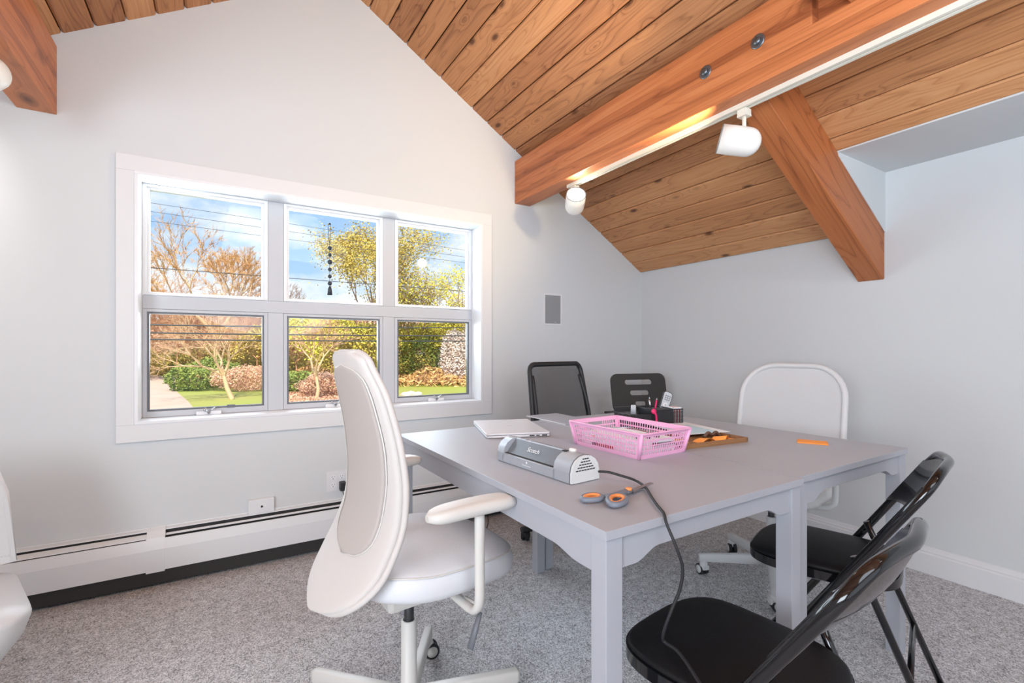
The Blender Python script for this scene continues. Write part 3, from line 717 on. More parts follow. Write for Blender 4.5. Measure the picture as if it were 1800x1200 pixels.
for s in (-1, 1):
    y = s*.287
    g = MB()
    g.tube(smoothpath([(.06, s*.15, .432), (.06, s*.24, .432), (.06, s*.272, .443), (.06, y, .475), (.06, y, .56), (.06, y, .695)], 5), .0135, 12, flat=.8); ar = g.build('arm_post', 'plasticwhite', ch)
    rings = []
    for i in range(17):
        q = -1+2*i/16; e = (1-abs(q)**5)**.4 if abs(q) < 1 else .05
        sec = rrect(.070*max(e, .25), .036*max(e, .45), .017*max(e, .42), 5); rings.append([(.045+.128*q, y-s*.004+a_, .7075+b2-.004*q*q) for a_, b2 in sec])
    g = MB().rings(rings); g.build('armrest', 'plasticwhite', ch)
g = MB().tube([(.07, -.20, .440), (.075, -.262, .440), (.072, -.272, .43)], .005, 8); lv = g.build('lever', 'plasticwhite', ch)
g = MB().tube([(.072, -.272, .432), (.058, -.278, .41), (.030, -.290, .362)], [.006, .0075, .0095], 10, flat=.7); g.build('lever_grip', 'screen', lv)

# ------------------------------------------------------------------ white net chair by the right wall
cw = thing('office_chair', 'white office chair with rounded net back, behind the table at the right wall', 'chair', (2.25, 1.30, 0), R_(190))
star_base(cw, 140-190, .330, .026, .095, .085, 'meshedge', 'dark', 'meshedge', width=.028, col_top=.30, gas_top=.42, h=.048)
olw = [(x*.95, y) for x, y in rrect(.46, .47, .12, 6)]
cushion(olw, lambda x, y: .47-.25*max(0, x-.1)**1.5, .05, parent=cw, dome=.01, m='meshedge')
def net_back(parent, w, z0, z1, x0, x1, r, framem, netm, tr_=.012, wt=None, bow=.03, flat=.7, name='backrest'):
    H = z1-z0; pts = rrect(w, H, r, 7); pp = []
    def pos(a, z_):
        q = z_/H+.5; ww = 1 if wt is None else wt+(1-wt)*(1-q)
        y = a*ww; return Vector((x0+(x1-x0)*q+bow*(a/(w/2))**2+.02*math.sin(PI*q), y, z0+z_+H/2))
    fr_ = MB().tube([pos(a, z_) for a, z_ in pts], tr_, 10, closed=True).build(name, framem, parent)
    g = MB(); rings = []
    nn = 14
    for k, off in ((0, 0),):
        vs = []; 
    cx = 0
    rs = []
    for kf in (1.0, .85, .65, .4, .15):
        rs.append([pos(a*kf, z_*kf) for a, z_ in pts])
    n = len(pts); g.rings(rs, caps=False); k = len(g.v); g.v.append(tuple(pos(0, 0)))
    for j_ in range(n): g.f.append((k-n+j_, k-n+(j_+1) % n, k)); g.sm.append(True)
    g.build('net', netm, fr_); return fr_
bw_ = net_back(cw, .485, .47, 1.012, -.20, -.315, .155, 'meshedge', 'whitenet', .014, wt=.98, bow=.02)
# second, inner seam line of the net
for s in (-1, 1):
    g = MB().tube(smoothpath([(.04, s*.10, .405), (.04, s*.22, .405), (.04, s*.262, .425), (.04, s*.272, .46), (.04, s*.272, .55), (.04, s*.272, .655)], 5), .0125, 12); g.build('arm_post', 'meshedge', cw)
    g = MB().box(-.08, s*.272-.03, .65, .16, s*.272+.03, .678, bev=.01); g.build('armrest', 'meshedge', cw)
g = MB().tube(smoothpath([(-.05, 0, .41), (-.2, 0, .40), (-.25, 0, .47), (-.245, 0, .60), (-.255, 0, .66)]), .018, 10); g.build('back_bracket', 'meshedge', cw)
MB().box(-.08, -.12, .39, .12, .12, .425, bev=.01).build('mechanism', 'meshedge', cw)

# ------------------------------------------------------------------ black net chair behind the table
cb_ = thing('office_chair', 'black net-backed office chair between the table and the window wall', 'chair', (1.77, 2.26, 0), R_(-90))
star_base(cb_, 40, .30, .026, .075, .065, 'blackplastic', 'dark', 'blackplastic', width=.034, col_top=.28, gas_top=.42, h=.04)
cb_.rotation_euler.z = R_(-84)
olb = rrect(.42, .44, .11, 6)
cushion(olb, lambda x, y: .455-.25*max(0, x-.1)**1.5, .06, parent=cb_, dome=.01, m='blackvinyl')
net_back(cb_, .475, .55, 1.008, .015, -.075, .045, 'blackplastic', 'blacknet', .015, wt=.88, bow=-.035)
for s in (-1, 1):
    g = MB().tube(smoothpath([(.0, s*.215, .56), (-.035, s*.212, .75), (-.09, s*.195, .94)]), [.012]*17, 8); g.build('back_rib', 'blackplastic', cb_)
g = MB().tube(smoothpath([(-.05, 0, .42), (-.2, 0, .41), (-.19, 0, .50), (-.10, 0, .60), (-.06, 0, .66)]), .02, 10); g.build('back_bracket', 'blackplastic', cb_)
MB().box(-.08, -.12, .36, .12, .12, .40, bev=.01).build('mechanism', 'blackplastic', cb_)

# ------------------------------------------------------------------ folding chairs
def fold_chair(label):
    t = thing('folding_chair', label, 'chair', group='black padded folding chairs')
    TW = .205; tr_ = .0125; zs = .45; TA = math.tan(R_(33)); y_s = -.08
    def ty(z): return y_s-TA*(z-zs)
    zt = .785; foot = ty(.012)
    # main U frame: front feet, up past the seat, over the top
    pts = [(-TW-.005, ty(0.012), .012)]
    for z in (.15, .30, .45, .58, .66, .70): pts.append((-TW, ty(z), z))
    up = smoothpath([(-TW, ty(.70), .70), (-TW+.012, ty(.735), .735), (-TW+.055, ty(.765), .765), (-TW+.12, ty(.774)-.006, .774), (0, ty(.776)-.014, .776),
                     (TW-.12, ty(.774)-.006, .774), (TW-.055, ty(.765), .765), (TW-.012, ty(.735), .735), (TW, ty(.70), .70)], 5)
    pts += [tuple(p) for p in up[1:-1]]
    for z in (.70, .66, .58, .45, .30, .15): pts.append((TW, ty(z), z))
    pts.append((TW+.005, ty(.012), .012))
    MB().tube(pts, tr_, 14).build('frame', 'blackgloss', t)
    # pressed back panel, dished to the rear
    rings = []
    nd = Vector((0, -math.cos(R_(33)), -math.sin(R_(33))))
    for i in range(13):
        q = i/12; s_ = (-1+2*q)
        zb = .625-.045*s_*s_; ztp = .772-.045*abs(s_)**4
        col = []
        for k in range(9):
            z = zb+(ztp-zb)*k/8; d = -.010+.042*(1-s_*s_)*(.75+.25*math.sin(PI*k/8))
            col.append(Vector((s_*(TW-.004), ty(z), z))+nd*d)
        for k in range(8, -1, -1):
            z = zb+(ztp-zb)*k/8; d = -.010+.042*(1-s_*s_)*(.75+.25*math.sin(PI*k/8))-.004
            col.append(Vector((s_*(TW-.004), ty(z), z))+nd*d)
        rings.append(col)
    bkp = MB().rings(rings).build('backrest', 'blackgloss', t); setsmooth(bkp, 50)
    # seat pan and pad
    def seat_ol(k):
        o = []
        for i in range(44):
            a = 2*PI*i/44; ca, sa = math.cos(a), math.sin(a); p = 3.4
            x = .192*abs(ca)**(2/p)*(1 if ca > 0 else -1); y = .205*abs(sa)**(2/p)*(1 if sa > 0 else -1)
            x *= 1-.10*(-(y)/.205+1)/2*1.0
            o.append((x*k, y*k))
        return o
    g = MB(); rings = []
    for k, z in ((.60, .405), (.95, .405), (1.0, .410), (1.0, .436), (.96, .438), (.5, .438)):
        rings.append([(x, y, z) for x, y in seat_ol(k)])
    pan = MB().rings(rings).build('seat_pan', 'blackgloss', t); setsmooth(pan, 40)
    cushion(seat_ol(.985), lambda x, y: .452-.5*max(0, y-.12)**1.6, .018, parent=t, dome=.012, m='blackvinyl', name='seat')
    # rear legs and links
    for s in (-1, 1):
        x = s*(TW-.022)
        MB().tube([(x, -.300, .012), (x, -.135, .42), (x, -.100, .505)], .0100, 10).build('rear_leg', 'blackgloss', t)
        g = MB().tube([(s*(TW-.008), ty(.462), .462), (s*(TW-.014), -.108, .492)], .0065, 8); g.build('hinge_link', 'blackgloss', t)
        g = MB().tube([(x, -.303, .0), (x, -.292, .028)], .0145, 10); g.build('rear_foot', 'dark', t)
        g = MB().tube([(s*(TW+.005), ty(0), .0), (s*(TW+.004), ty(.03), .03)], .016, 10); g.build('front_foot', 'dark', t)
    g = MB().tube([(-TW+.022, -.224, .20), (TW-.022, -.224, .20)], .008, 8); g.build('rear_stretcher', 'blackgloss', t)
    g = MB().tube([(-TW, ty(.15), .15), (TW, ty(.15), .15)], .008, 8); g.build('front_stretcher', 'blackgloss', t)
    return t
fa = fold_chair('black folding chair nearest the camera, with the laminator cord lying on its seat')
fa.location = (.955, .635, 0); fa.rotation_euler.z = R_(7.6)
fb = copy_tree(fa); fb['label'] = 'black folding chair pushed under the far right table, behind the nearest one'
fb.location = (1.700, .808, 0); fb.rotation_euler.z = R_(17.5)
# white sticker on the nearest one
TA = math.tan(R_(33)); nd = Vector((0, -math.cos(R_(33)), -math.sin(R_(33))))
g = MB(); pts = []
for s_, z in ((.20, .622), (.66, .618), (.66, .660), (.20, .664)):
    pts.append(Vector((s_*.2, -.08-TA*(z-.45), z))+nd*(-.010+.042*(1-s_*s_)*(.75+.25*math.sin(PI*max(0, (z-.62)/.15)))+.0012))
pts2 = [p-nd*.001 for p in pts]
g.add(pts+pts2, [(0, 1, 2, 3), (7, 6, 5, 4), (0, 4, 5, 1), (1, 5, 6, 2), (2, 6, 7, 3), (3, 7, 4, 0)]); st_ = g.build('sticker', 'paper', [q for q in fa.children if q.name.startswith('backrest')][0]); st_['label'] = 'white sticker on the back panel'

# ------------------------------------------------------------------ slotted stand in the corner
sd = thing('slotted_stand', 'black stand with a tray and an upright board with three slots, in the corner', 'stand', (2.50, 2.38, 0), R_(-16))
bd = MB()
# board outline with three slots cut out: strips
def slot_board(W, H, slots, th, r=.05):
    bm = bmesh.new(); outer = rrect(W, H, r, 6)
    ed = []
    vs = [bm.verts.new((x, 0, z)) for x, z in outer]; ed += [bm.edges.new((vs[i], vs[(i+1) % len(vs)])) for i in range(len(vs))]
    for cx_, cz_, w_, h_ in slots:
        hv = [bm.verts.new((cx_+x, 0, cz_+z)) for x, z in rrect(w_, h_, h_/2-.0005, 4)]; ed += [bm.edges.new((hv[i], hv[(i+1) % len(hv)])) for i in range(len(hv))]
    bmesh.ops.triangle_fill(bm, use_beauty=True, use_dissolve=False, edges=ed)
    f = bm.faces[:]; ex = bmesh.ops.extrude_face_region(bm, geom=f); bmesh.ops.translate(bm, verts=[e for e in ex['geom'] if isinstance(e, bmesh.types.BMVert)], vec=(0, th, 0))
    bmesh.ops.recalc_face_normals(bm, faces=bm.faces[:]); return bm
bm = slot_board(.425, .27, [(.0, .075, .215, .036), (0, .0, .15, .034), (0, -.075, .085, .030)], .014)
o = MB().bm(bm).build('slotted_board', 'blackwood', sd); o.location = (.005, .0, .795); o.rotation_euler = (R_(-12), 0, 0)
MB().box(-.255, -.20, .655, .20, .03, .672, bev=.006).build('tray', 'blackwood', sd)
MB().tube([(0, .0, .03), (0, .0, .66)], .02, 14).build('post', 'blackmetal', sd)
MB().box(-.2, -.22, 0, .2, .14, .03, bev=.01).build('base', 'blackmetal', sd)

# ------------------------------------------------------------------ partly seen white net seat on the left edge
lc = thing('lounge_chair', 'white net-covered low chair cut off by the left edge', 'chair', (-.715, 2.04, 0), R_(20))
g = MB(); rings = []
for i in range(9):
    q = i/8; z = .40+.32*q; x1_ = .19-.03*math.cos(q*PI)*0-.02*q; hw = .02
    rings.append([(-.25, .10+.10*q, z), (x1_-.05*q**6, .10+.10*q, z-.05*q*0), (x1_-.05*q**6, .10+.10*q+hw, z), (-.25, .10+.10*q+hw, z)])
g.rings(rings, smooth=False); g.build('backrest', 'whitenet', lc)
MB().tube([(-.25, .21, .735), (.06, .21, .730), (.150, .205, .700), (.172, .18, .62), (.185, .11, .40)], .008, 8).build('back_frame', 'meshedge', lc)
g = MB(); o_ = rrect(.46, .46, .10, 6); rings = [[(x*k-.04, y*k-.10, z) for x, y in o_] for k, z in ((.5, .20), (.72, .22), (.93, .30), (1, .355), (.98, .375), (.5, .38))]
g.rings(rings); g.build('seat', 'meshedge', lc)
for sx in (-1, 1):
    for sy in (-1, 1): MB().tube([(-.04+sx*.12, -.10+sy*.12, .23), (-.04+sx*.16, -.10+sy*.16, 0)], .012, 8).build('leg', 'meshedge', lc)

# ------------------------------------------------------------------ things on the tables
TZ = .7402
# laptop
lt = thing('laptop', 'closed silver-white laptop at the far left corner of the table', 'laptop', (1.098, 1.818, TZ), R_(-18.8))
MB().prism(rrect(.266, .378, .010, 4), .0015, .010, bev=.002).build('base', 'lid', lt)
MB().prism(rrect(.266, .378, .010, 4), .0115, .0185, bev=.002).build('lid', 'lid', lt)
MB().prism(rrect(.256, .368, .008, 4), .0098, .0118).build('gap', 'screen', lt)
g = MB(); g.box(.045, -.1895, .004, .066, -.1885, .0085); g.box(.073, -.1895, .004, .088, -.1885, .0085); g.box(.098, -.1895, .0035, .12, -.1885, .009); g.build('ports', 'dark', lt)
g = MB()
for k in range(3): g.add([(-.012+k*.009, -.008, .0187), (-.009+k*.009, -.008, .0187), (-.003+k*.009, .010, .0187), (-.006+k*.009, .010, .0187)], [(0, 1, 2, 3)])
g.build('emblem', 'greyprint', lt)
g = MB(); [g.box(x-.008, y-.008, 0, x+.008, y+.008, .002) for x in (-.11, .11) for y in (-.16, .16)]; g.build('feet', 'dark', lt)

t = thing('grey_board', 'thin grey board sticking out past the far table edge beside the laptop', 'board', (1.398, 1.80, TZ))
MB().box(.002, 0, 0, .20, .335, .0035).build('panel', 'table', t); MB().box(0, 0, 0, .002, .335, .0036).build('edge_strip', 'casing', t)

# laminator: D-section body along local y, slot face to -x
lm = thing('laminating_machine', 'silver laminating machine with a dark entry slot on the near table', 'laminator', (.832, 1.172, TZ), R_(4))
Ld = .352; Wd = .104
def lam_sec(k=1.0):
    p = [(-.052, .002), (-.052, .030)]
    for i in range(9):
        a = PI-PI*i/8*1.0; p.append((.052*math.cos(a)*.98+.0, .030+.044*math.sin(a)))
    p += [(.052, .030), (.052, .002)]
    return [(x*k, .0+z*k) for x, z in p]
def lam_part(ya, yb_, sec, name, m, parent): 
    g = MB(); g.rings([[(x, ya, z) for x, z in sec], [(x, yb_, z) for x, z in sec]], smooth=False); o = g.build(name, m, parent); return setsmooth(o, 35)
body = lam_part(-Ld/2+.008, -Ld/2+.075, lam_sec(), 'housing', 'silver', lm)
lam_part(Ld/2-.035, Ld/2, lam_sec(), 'housing', 'silver', lm)
mid = [(-.052, .002), (-.052, .028), (-.047, .030), (-.022, .030), (-.010, .034), (-.012, .060), (.0, .0735), (.02, .0705), (.04, .056), (.052, .030), (.052, .002)]
lam_part(-Ld/2+.07, Ld/2-.03, mid, 'slot_housing', 'silver', lm)
# slot face (sloping dark panel) and tray lip
g = MB(); ya, yb_ = -Ld/2+.077, Ld/2-.037
g.add([(-.046, ya, .0305), (-.046, yb_, .0305), (-.008, yb_, .0725), (-.008, ya, .0725), (-.040, ya, .029), (-.040, yb_, .029), (-.004, yb_, .068), (-.004, ya, .068)], [(0, 1, 2, 3), (7, 6, 5, 4), (0, 4, 5, 1), (1, 5, 6, 2), (2, 6, 7, 3), (3, 7, 4, 0)])
# lower it into the body
o = g.build('entry_slot', 'silverd', lm); o.location = (.004, 0, -.002)
MB().box(-.047, ya, .0295, -.036, yb_, .0315).build('slot_gap', 'dark', lm)
cs = lam_sec(.985); lam_part(-Ld/2, -Ld/2+.008, cs, 'end_cap', 'cap', lm)
g = MB(); sec = lam_sec(1.004); g.rings([[(x, -Ld/2+.0065, z) for x, z in sec], [(x, -Ld/2+.0095, z) for x, z in sec]], smooth=False); g.build('end_seam', 'screen', lm)
g = MB()
for r_ in range(5):
    hwid = .012+.006*r_; z = .062-r_*.0075
    n = 3+r_
    for k in range(n):
        x0_ = -hwid+2*hwid*k/n; g.box(x0_, -Ld/2-.0006, z, x0_+2*hwid/n*.8, -Ld/2+.0002, z+.003)
g.build('vent_slots', 'dark', lm)
g = MB().lathe([(.0, 0), (.011, 0), (.011, .006), (.008, .009), (0, .0095)], 20, Matrix.Translation((.006, -Ld/2+.058, .072)) @ Matrix.Rotation(R_(10), 4, 'Y')); g.build('switch_knob', 'lampwhite', lm)
g = MB(); g.box(-.014, -Ld/2+.066, .0725, .0, -Ld/2+.082, .0745); g.build('switch_recess', 'dark', lm)
g = MB(); [g.box(.0+(k % 2)*.006-.003, .060+k*.013, .0735, .004+(k % 2)*.006-.003, .066+k*.013, .0748) for k in range(6)]; g.build('mode_marks', 'greyprint', lm)
def text(s, size, material, parent, Mx, name='lettering'):
    cu = bpy.data.curves.new(name, 'FONT'); cu.body = s; cu.size = size; cu.extrude = .0002; cu.align_x = 'CENTER'; cu.align_y = 'CENTER'; cu.materials.append(M[material])
    tmp = bpy.data.objects.new('lettering_source', cu); me = bpy.data.meshes.new_from_object(tmp); bpy.data.objects.remove(tmp)
    o = bpy.data.objects.new(name, me); C.objects.link(o); o.parent = parent; o.matrix_local = Mx; return o
# slot face normal: up-left; the reading direction runs from +y to -y
ex = Vector((0, -1, 0)); n_s = Vector((-.042, 0, .038)).normalized(); ey = n_s.cross(ex)
Mx = Matrix((ex, ey, n_s)).transposed().to_4x4(); Mx.translation = Vector((-.0225, .022, .0515))+n_s*.0018
text('Scotch', .021, 'print', lm, Mx)
n2_ = Vector((-1, 0, 0)); Mx = Matrix((ex, n2_.cross(ex), n2_)).transposed().to_4x4(); Mx.translation = Vector((-.0524, .02, .012)); text('Thermal Laminator', .0055, 'print', lm, Mx)
g = MB().lathe([(.0, 0), (.0035, 0), (.0035, .0006), (0, .0006)], 12, Matrix.Translation((-.052, .02, .021)) @ Matrix.Rotation(-PI/2, 4, 'Y')); g.build('emblem', 'print', lm)
MB().box(-.049, -Ld/2+.004, 0, .049, Ld/2-.004, .003).build('foot_strip', 'screen', lm)

# its cord: over the table edge, hanging down on to the chair seat and off its left side
cpts = [(.893, 1.0, .762), (.905, .975, .764), (.925, .95, .758), (.945, .915, .750), (.925, .86, .748), (.88, .80, .748), (.84, .745, .748), (.818, .708, .745), (.808, .692, .730), (.812, .672, .690), (.825, .665, .645), (.825, .67, .60), (.815, .68, .56), (.805, .69, .52), (.806, .70, .487), (.812, .70, .4735), (.81, .665, .4735), (.785, .61, .4725), (.755, .555, .468), (.735, .53, .44), (.728, .52, .30), (.72, .5, .1), (.70, .45, .006), (.6, .3, .006)]
g = MB().tube(smoothpath(cpts, 6), .0034, 8); o = g.build('power_cord', 'dark', lm); o.matrix_parent_inverse = (Matrix.Translation(lm.location) @ Matrix.Rotation(lm.rotation_euler.z, 4, 'Z')).inverted()
g = MB().tube(smoothpath([(1.46, 2.69, .10), (1.42, 2.60, .03), (1.36, 2.52, .004), (1.30, 2.40, .004), (1.22, 2.28, .004), (1.16, 2.1, .004)], 6), .003, 8); o = g.build('floor_cord', 'dark'); tag(o, 'thin black cord on the carpet beside the heater', 'cord')

# scissors
sz_ = thing('scissors', 'scissors with grey and orange handles beside the laminating machine', 'scissors', (.86, .853, TZ), R_(8))
def loop_ring(cx, cy, a, b, rot, r, z, m, name, fl=1.0):
    P = []
    for i in range(24):
        t_ = 2*PI*i/24; x = a*math.cos(t_); y = b*math.sin(t_)*(1+.18*math.cos(t_)); P.append((cx+x*math.cos(rot)-y*math.sin(rot), cy+x*math.sin(rot)+y*math.cos(rot), z))
    return MB().tube(P, r, 8, closed=True, flat=fl).build(name, m, sz_)
loop_ring(-.108, .026, .026, .018, R_(-10), .0065, .009, 'greyplastic', 'handle_loop'); loop_ring(-.108, .026, .021, .013, R_(-10), .0045, .011, 'orangeplastic', 'handle_lining')
loop_ring(-.080, -.026, .036, .020, R_(28), .0070, .010, 'greyplastic', 'handle_loop'); loop_ring(-.080, -.026, .030, .0145, R_(28), .0048, .012, 'orangeplastic', 'handle_lining')
MB().tube([(-.085, .020, .009), (-.050, .006, .009), (-.012, .002, .009), (.012, .002, .009)], [.006, .008, .010, .008], 8, flat=.7).build('handle_neck', 'greyplastic', sz_)
MB().tube([(-.055, -.010, .009), (-.030, -.002, .010), (.0, .004, .010)], [.007, .008, .009], 8, flat=.7).build('handle_neck', 'greyplastic', sz_)
g = MB().lathe([(.0, .012), (.008, .012), (.008, .018), (0, .019)], 16); g.build('pivot', 'orangeplastic', sz_)
g = MB(); g.add([(.008, -.008, .007), (.008, .008, .007), (.098, .006, .010), (.10, -.003, .010), (.008, -.008, .009), (.008, .008, .009), (.098, .006, .013), (.10, -.003, .013)], [(0, 1, 2, 3), (7, 6, 5, 4), (0, 4, 5, 1), (1, 5, 6, 2), (2, 6, 7, 3), (3, 7, 4, 0)]); g.build('blade', 'chrome', sz_)
g = MB(); g.add([(.008, -.008, .003), (.008, .008, .003), (.090, .012, .003), (.094, .007, .003), (.008, -.008, .006), (.008, .008, .006), (.090, .012, .006), (.094, .007, .006)], [(0, 1, 2, 3), (7, 6, 5, 4), (0, 4, 5, 1), (1, 5, 6, 2), (2, 6, 7, 3), (3, 7, 4, 0)]); g.build('blade', 'chrome', sz_)

# pink basket
bsk = thing('plastic_basket', 'pink perforated plastic basket in the middle of the tables', 'basket', (1.268, 1.264, TZ), R_(1.5))
BH = .086; bx, by = .112, .155; tx, ty_ = .122, .176
def side(cx, cy, ux, uy, half_b, half_t, off_b, off_t, handle):
    """one wall: lattice of bars; along=(ux,uy), outward normal; returns the mesh builder"""
    g = MB(); nx, ny = uy, -ux
    def P(u, q, o=0.0):
        h = half_b+(half_t-half_b)*q; off = off_b+(off_t-off_b)*q+o
        return (ux*u*h+nx*off, uy*u*h+ny*off, .003+q*(BH-.003))
    th = .0016
    def quad(u0, u1, q0, q1):
        a = [P(u0, q0), P(u1, q0), P(u1, q1), P(u0, q1)]; b2 = [P(u0, q0, -th), P(u1, q0, -th), P(u1, q1, -th), P(u0, q1, -th)]
        g.add(a+b2, [(0, 1, 2, 3), (7, 6, 5, 4), (0, 4, 5, 1), (1, 5, 6, 2), (2, 6, 7, 3), (3, 7, 4, 0)])
    ncol = int(round(2*half_b/.0118)); rows = [(.12, .26), (.31, .45), (.50, .64), (.70, .85)]
    quad(-1, 1, 0, .12); quad(-1, 1, .85, 1.0)
    for (a, b2), (c, d) in zip(rows[:-1], rows[1:]): quad(-1, 1, b2, c)
    e = .10
    for a, b2 in rows:
        quad(-1, -1+e, a, b2); quad(1-e, 1, a, b2)
        for k in range(1, ncol):
            u = -1+e+(2-2*e)*k/ncol; hw = .25/ncol
            if handle and b2 > .6 and abs(u) < .32: continue
            quad(u-hw, u+hw, a, b2)
    if handle: pass
    return g
for ux, uy, hb, ht_, ob, ot, hd_ in ((1, 0, bx, tx, by, ty_, True), (-1, 0, bx, tx, by, ty_, True), (0, 1, by, ty_, bx, tx, False), (0, -1, by, ty_, bx, tx, False)):
    side(0, 0, ux, uy, hb, ht_, ob, ot, hd_).build('lattice_side', 'pink', bsk)
rim = [(x, y, BH) for x, y in rrect(2*tx+.008, 2*ty_+.008, .014, 4)]
g = MB().tube(rim, .0055, 8, closed=True, flat=.55); g.build('rim', 'pink', bsk)
for sx in (-1, 1):
    for sy in (-1, 1): MB().tube([(sx*bx, sy*by, .002), (sx*tx, sy*ty_, BH)], .006, 8).build('corner_post', 'pink', bsk)
MB().box(-bx, -by, 0, bx, by, .0025).build('bottom', 'pink', bsk)
# content of the basket
def loose(name, label, cat, loc, rz, tilt=0): 
    t = thing(name, label, cat, loc, rz); t.rotation_euler = (tilt, 0, rz); return t
bc = Vector((1.268, 1.264, TZ+.003))
def inb(x, y, z): return (bc.x+x, bc.y+y, bc.z+z)
st1 = MB().box(-.09, -.14, 0, .09, .14, .048, bev=.002).build('paper_stack', 'paper'); st1.location = inb(-.005, 0, 0); st1.rotation_euler.z = R_(3); tag(st1, 'stack of white papers lying in the bottom of the pink basket', 'paper')
for k, (dx, rz_, zt_, lab) in enumerate(((-.03, -8, .049, 'left'), (.0, -3, .049, 'middle'), (.028, 4, .049, 'right'))):
    t = thing('metal_clip_strip', 'thin silver strip lying on the papers in the pink basket, the %s of three' % lab, 'strip', inb(dx, .01, zt_), R_(rz_), 'silver strips in the pink basket')
    MB().tube([(0, -.12, .004), (0, .0, .010+.004*k), (0, .11, .004)], .004, 8, flat=.4).build('strip_bar', ('chrome', 'paper', 'chrome')[k], t)
    MB().tube([(0, -.122, .004), (0, -.10, .005)], .006, 8).build('strip_tip', 'dark', t)
for nm, lab, m_, x, y, rz_ in (('red_marker', 'red marker pen at the left side inside the pink basket', 'red', -.1, .02, 3), ('orange_marker', 'orange pen inside the pink basket near its window-side end', 'orangeplastic', -.085, .11, -20), ('yellow_marker', 'yellow pen inside the pink basket by the near right handle', 'yellow', .075, -.125, 60), ('blue_marker', 'blue-grey pen inside the pink basket at its near end', 'greyplastic', .02, -.150, 85)):
    t = thing(nm, lab, 'pen', inb(x, y, .036 if abs(y) > .12 or abs(x) < .09 else .012), R_(rz_))
    MB().tube([(0, -.045, 0), (0, .03, 0)], .005, 8).build('barrel', m_, t); MB().tube([(0, .03, 0), (0, .05, 0)], .0057, 8).build('pen_cap', 'dark', t)

# desk organiser
og = thing('desk_organizer', 'black wire-net desk organizer behind the pink basket', 'organizer', (1.712, 1.575, TZ), R_(-18))
ow, od, oh = .275, .14, .083
def netwall(x0, y0, x1, y1, h, name='net_wall'):
    g = MB(); d = Vector((x1-x0, y1-y0, 0)); n = max(3, int(d.length/.006)); nrm = Vector((-d.y, d.x, 0)).normalized()*.0006
    g.tube([(x0, y0, h), (x1, y1, h)], .0028, 6); g.tube([(x0, y0, .003), (x1, y1, .003)], .0025, 6)
    for i in range(n+1):
        p = Vector((x0, y0, 0))+d*i/n; q = p+Vector((0, 0, h)); g.add([p-nrm, p+nrm, q+nrm, q-nrm], [(0, 1, 2, 3)]); e = d.normalized()*.0013
        g.add([p-e-nrm, p+e-nrm, p+e-nrm+Vector((0, 0, h)), p-e-nrm+Vector((0, 0, h))], [(0, 1, 2, 3)])
    for k in range(1, int(h/.006)):
        a = Vector((x0, y0, k*.006)); b2 = Vector((x1, y1, k*.006)); u = Vector((0, 0, .0013)); g.add([a-u, b2-u, b2+u, a+u], [(0, 1, 2, 3)])
    return g.build(name, 'blackmetal', og)
fh = .062
netwall(-ow/2, -od/2, -.02, -od/2, fh); netwall(-.02, -od/2, .09, -od/2, oh); netwall(.09, -od/2, ow/2, -od/2, oh)
netwall(ow/2, -od/2, ow/2, od/2, oh); netwall(-ow/2, od/2, ow/2, od/2, oh); netwall(-ow/2, -od/2, -ow/2, od/2, fh)
netwall(-.02, -od/2, -.02, od/2, oh, 'divider'); netwall(.09, -od/2, .09, od/2, oh, 'divider')
MB().box(-ow/2, -od/2, 0, ow/2, od/2, .002).build('floor_plate', 'blackmetal', og)
MB().box(-.018, -od/2+.003, .002, .088, od/2-.01, oh-.004, bev=.004).build('drawer_block', 'blackplastic', og)
ogm = Matrix.Translation((1.712, 1.575, TZ)) @ Matrix.Rotation(R_(-18), 4, 'Z')
def og_at(x, y, z): return tuple(ogm @ Vector((x, y, z)))
t = thing('glass_vial', 'small clear-capped bottle standing in the left bay of the organizer', 'bottle', og_at(-.085, -.02, .002))
MB().lathe([(.012, 0), (.012, .055), (.008, .058)], 16).build('bottle_body', 'dark', t); MB().lathe([(.0125, .058), (.0115, .098), (.009, .10), (.0, .10)], 16).build('bottle_cap', 'remote', t)
t = thing('pink_clip', 'hot pink plastic hook hanging over the front of the organizer', 'clip', og_at(-.012, -od/2-.008, .0), R_(-18))
g = MB().tube(smoothpath([(.010, -.002, .025), (.006, -.004, .06), (-.003, -.004, .075), (-.004, .004, .082)]), [.005]*25, 8, flat=.5); g.build('clip_arm', 'hotpink', t)
MB().lathe([(.0, -.003), (.011, -.003), (.012, 0), (.011, .003), (0, .003)], 16, Matrix.Translation((-.004, -.001, .078)) @ Matrix.Rotation(PI/2, 4, 'X')).build('clip_disc', 'hotpink', t)
rm = thing('remote_control', 'grey remote control standing in the right bay of the organizer', 'remote', og_at(.098, .030, .060), R_(-28)); rm.rotation_euler = (R_(-14), R_(22), R_(-28))
MB().prism(rrect(.048, .115, .014, 4), -.012, .0, Matrix.Translation((0, 0, .045)) @ Matrix.Rotation(PI/2, 4, 'X') , bev=.003).build('case', 'blackplastic', rm)
fm = Matrix.Translation((0, 0, .045)) @ Matrix.Rotation(PI/2, 4, 'X')
MB().prism(rrect(.040, .107, .011, 4), -.0, .0015, fm).build('face', 'remote', rm)
g = MB(); [g.box(-.012+i*.010, .012+j_*.010, .0015, -.006+i*.010, .017+j_*.010, .003, fm) for i in range(3) for j_ in range(3)]; g.build('buttons', 'screen', rm)
g = MB().lathe([(.006, .0015), (.012, .0015), (.012, .003), (.006, .003)], 20, fm @ Matrix.Translation((0, -.012, 0)), caps=False); g.build('dial', 'print', rm)
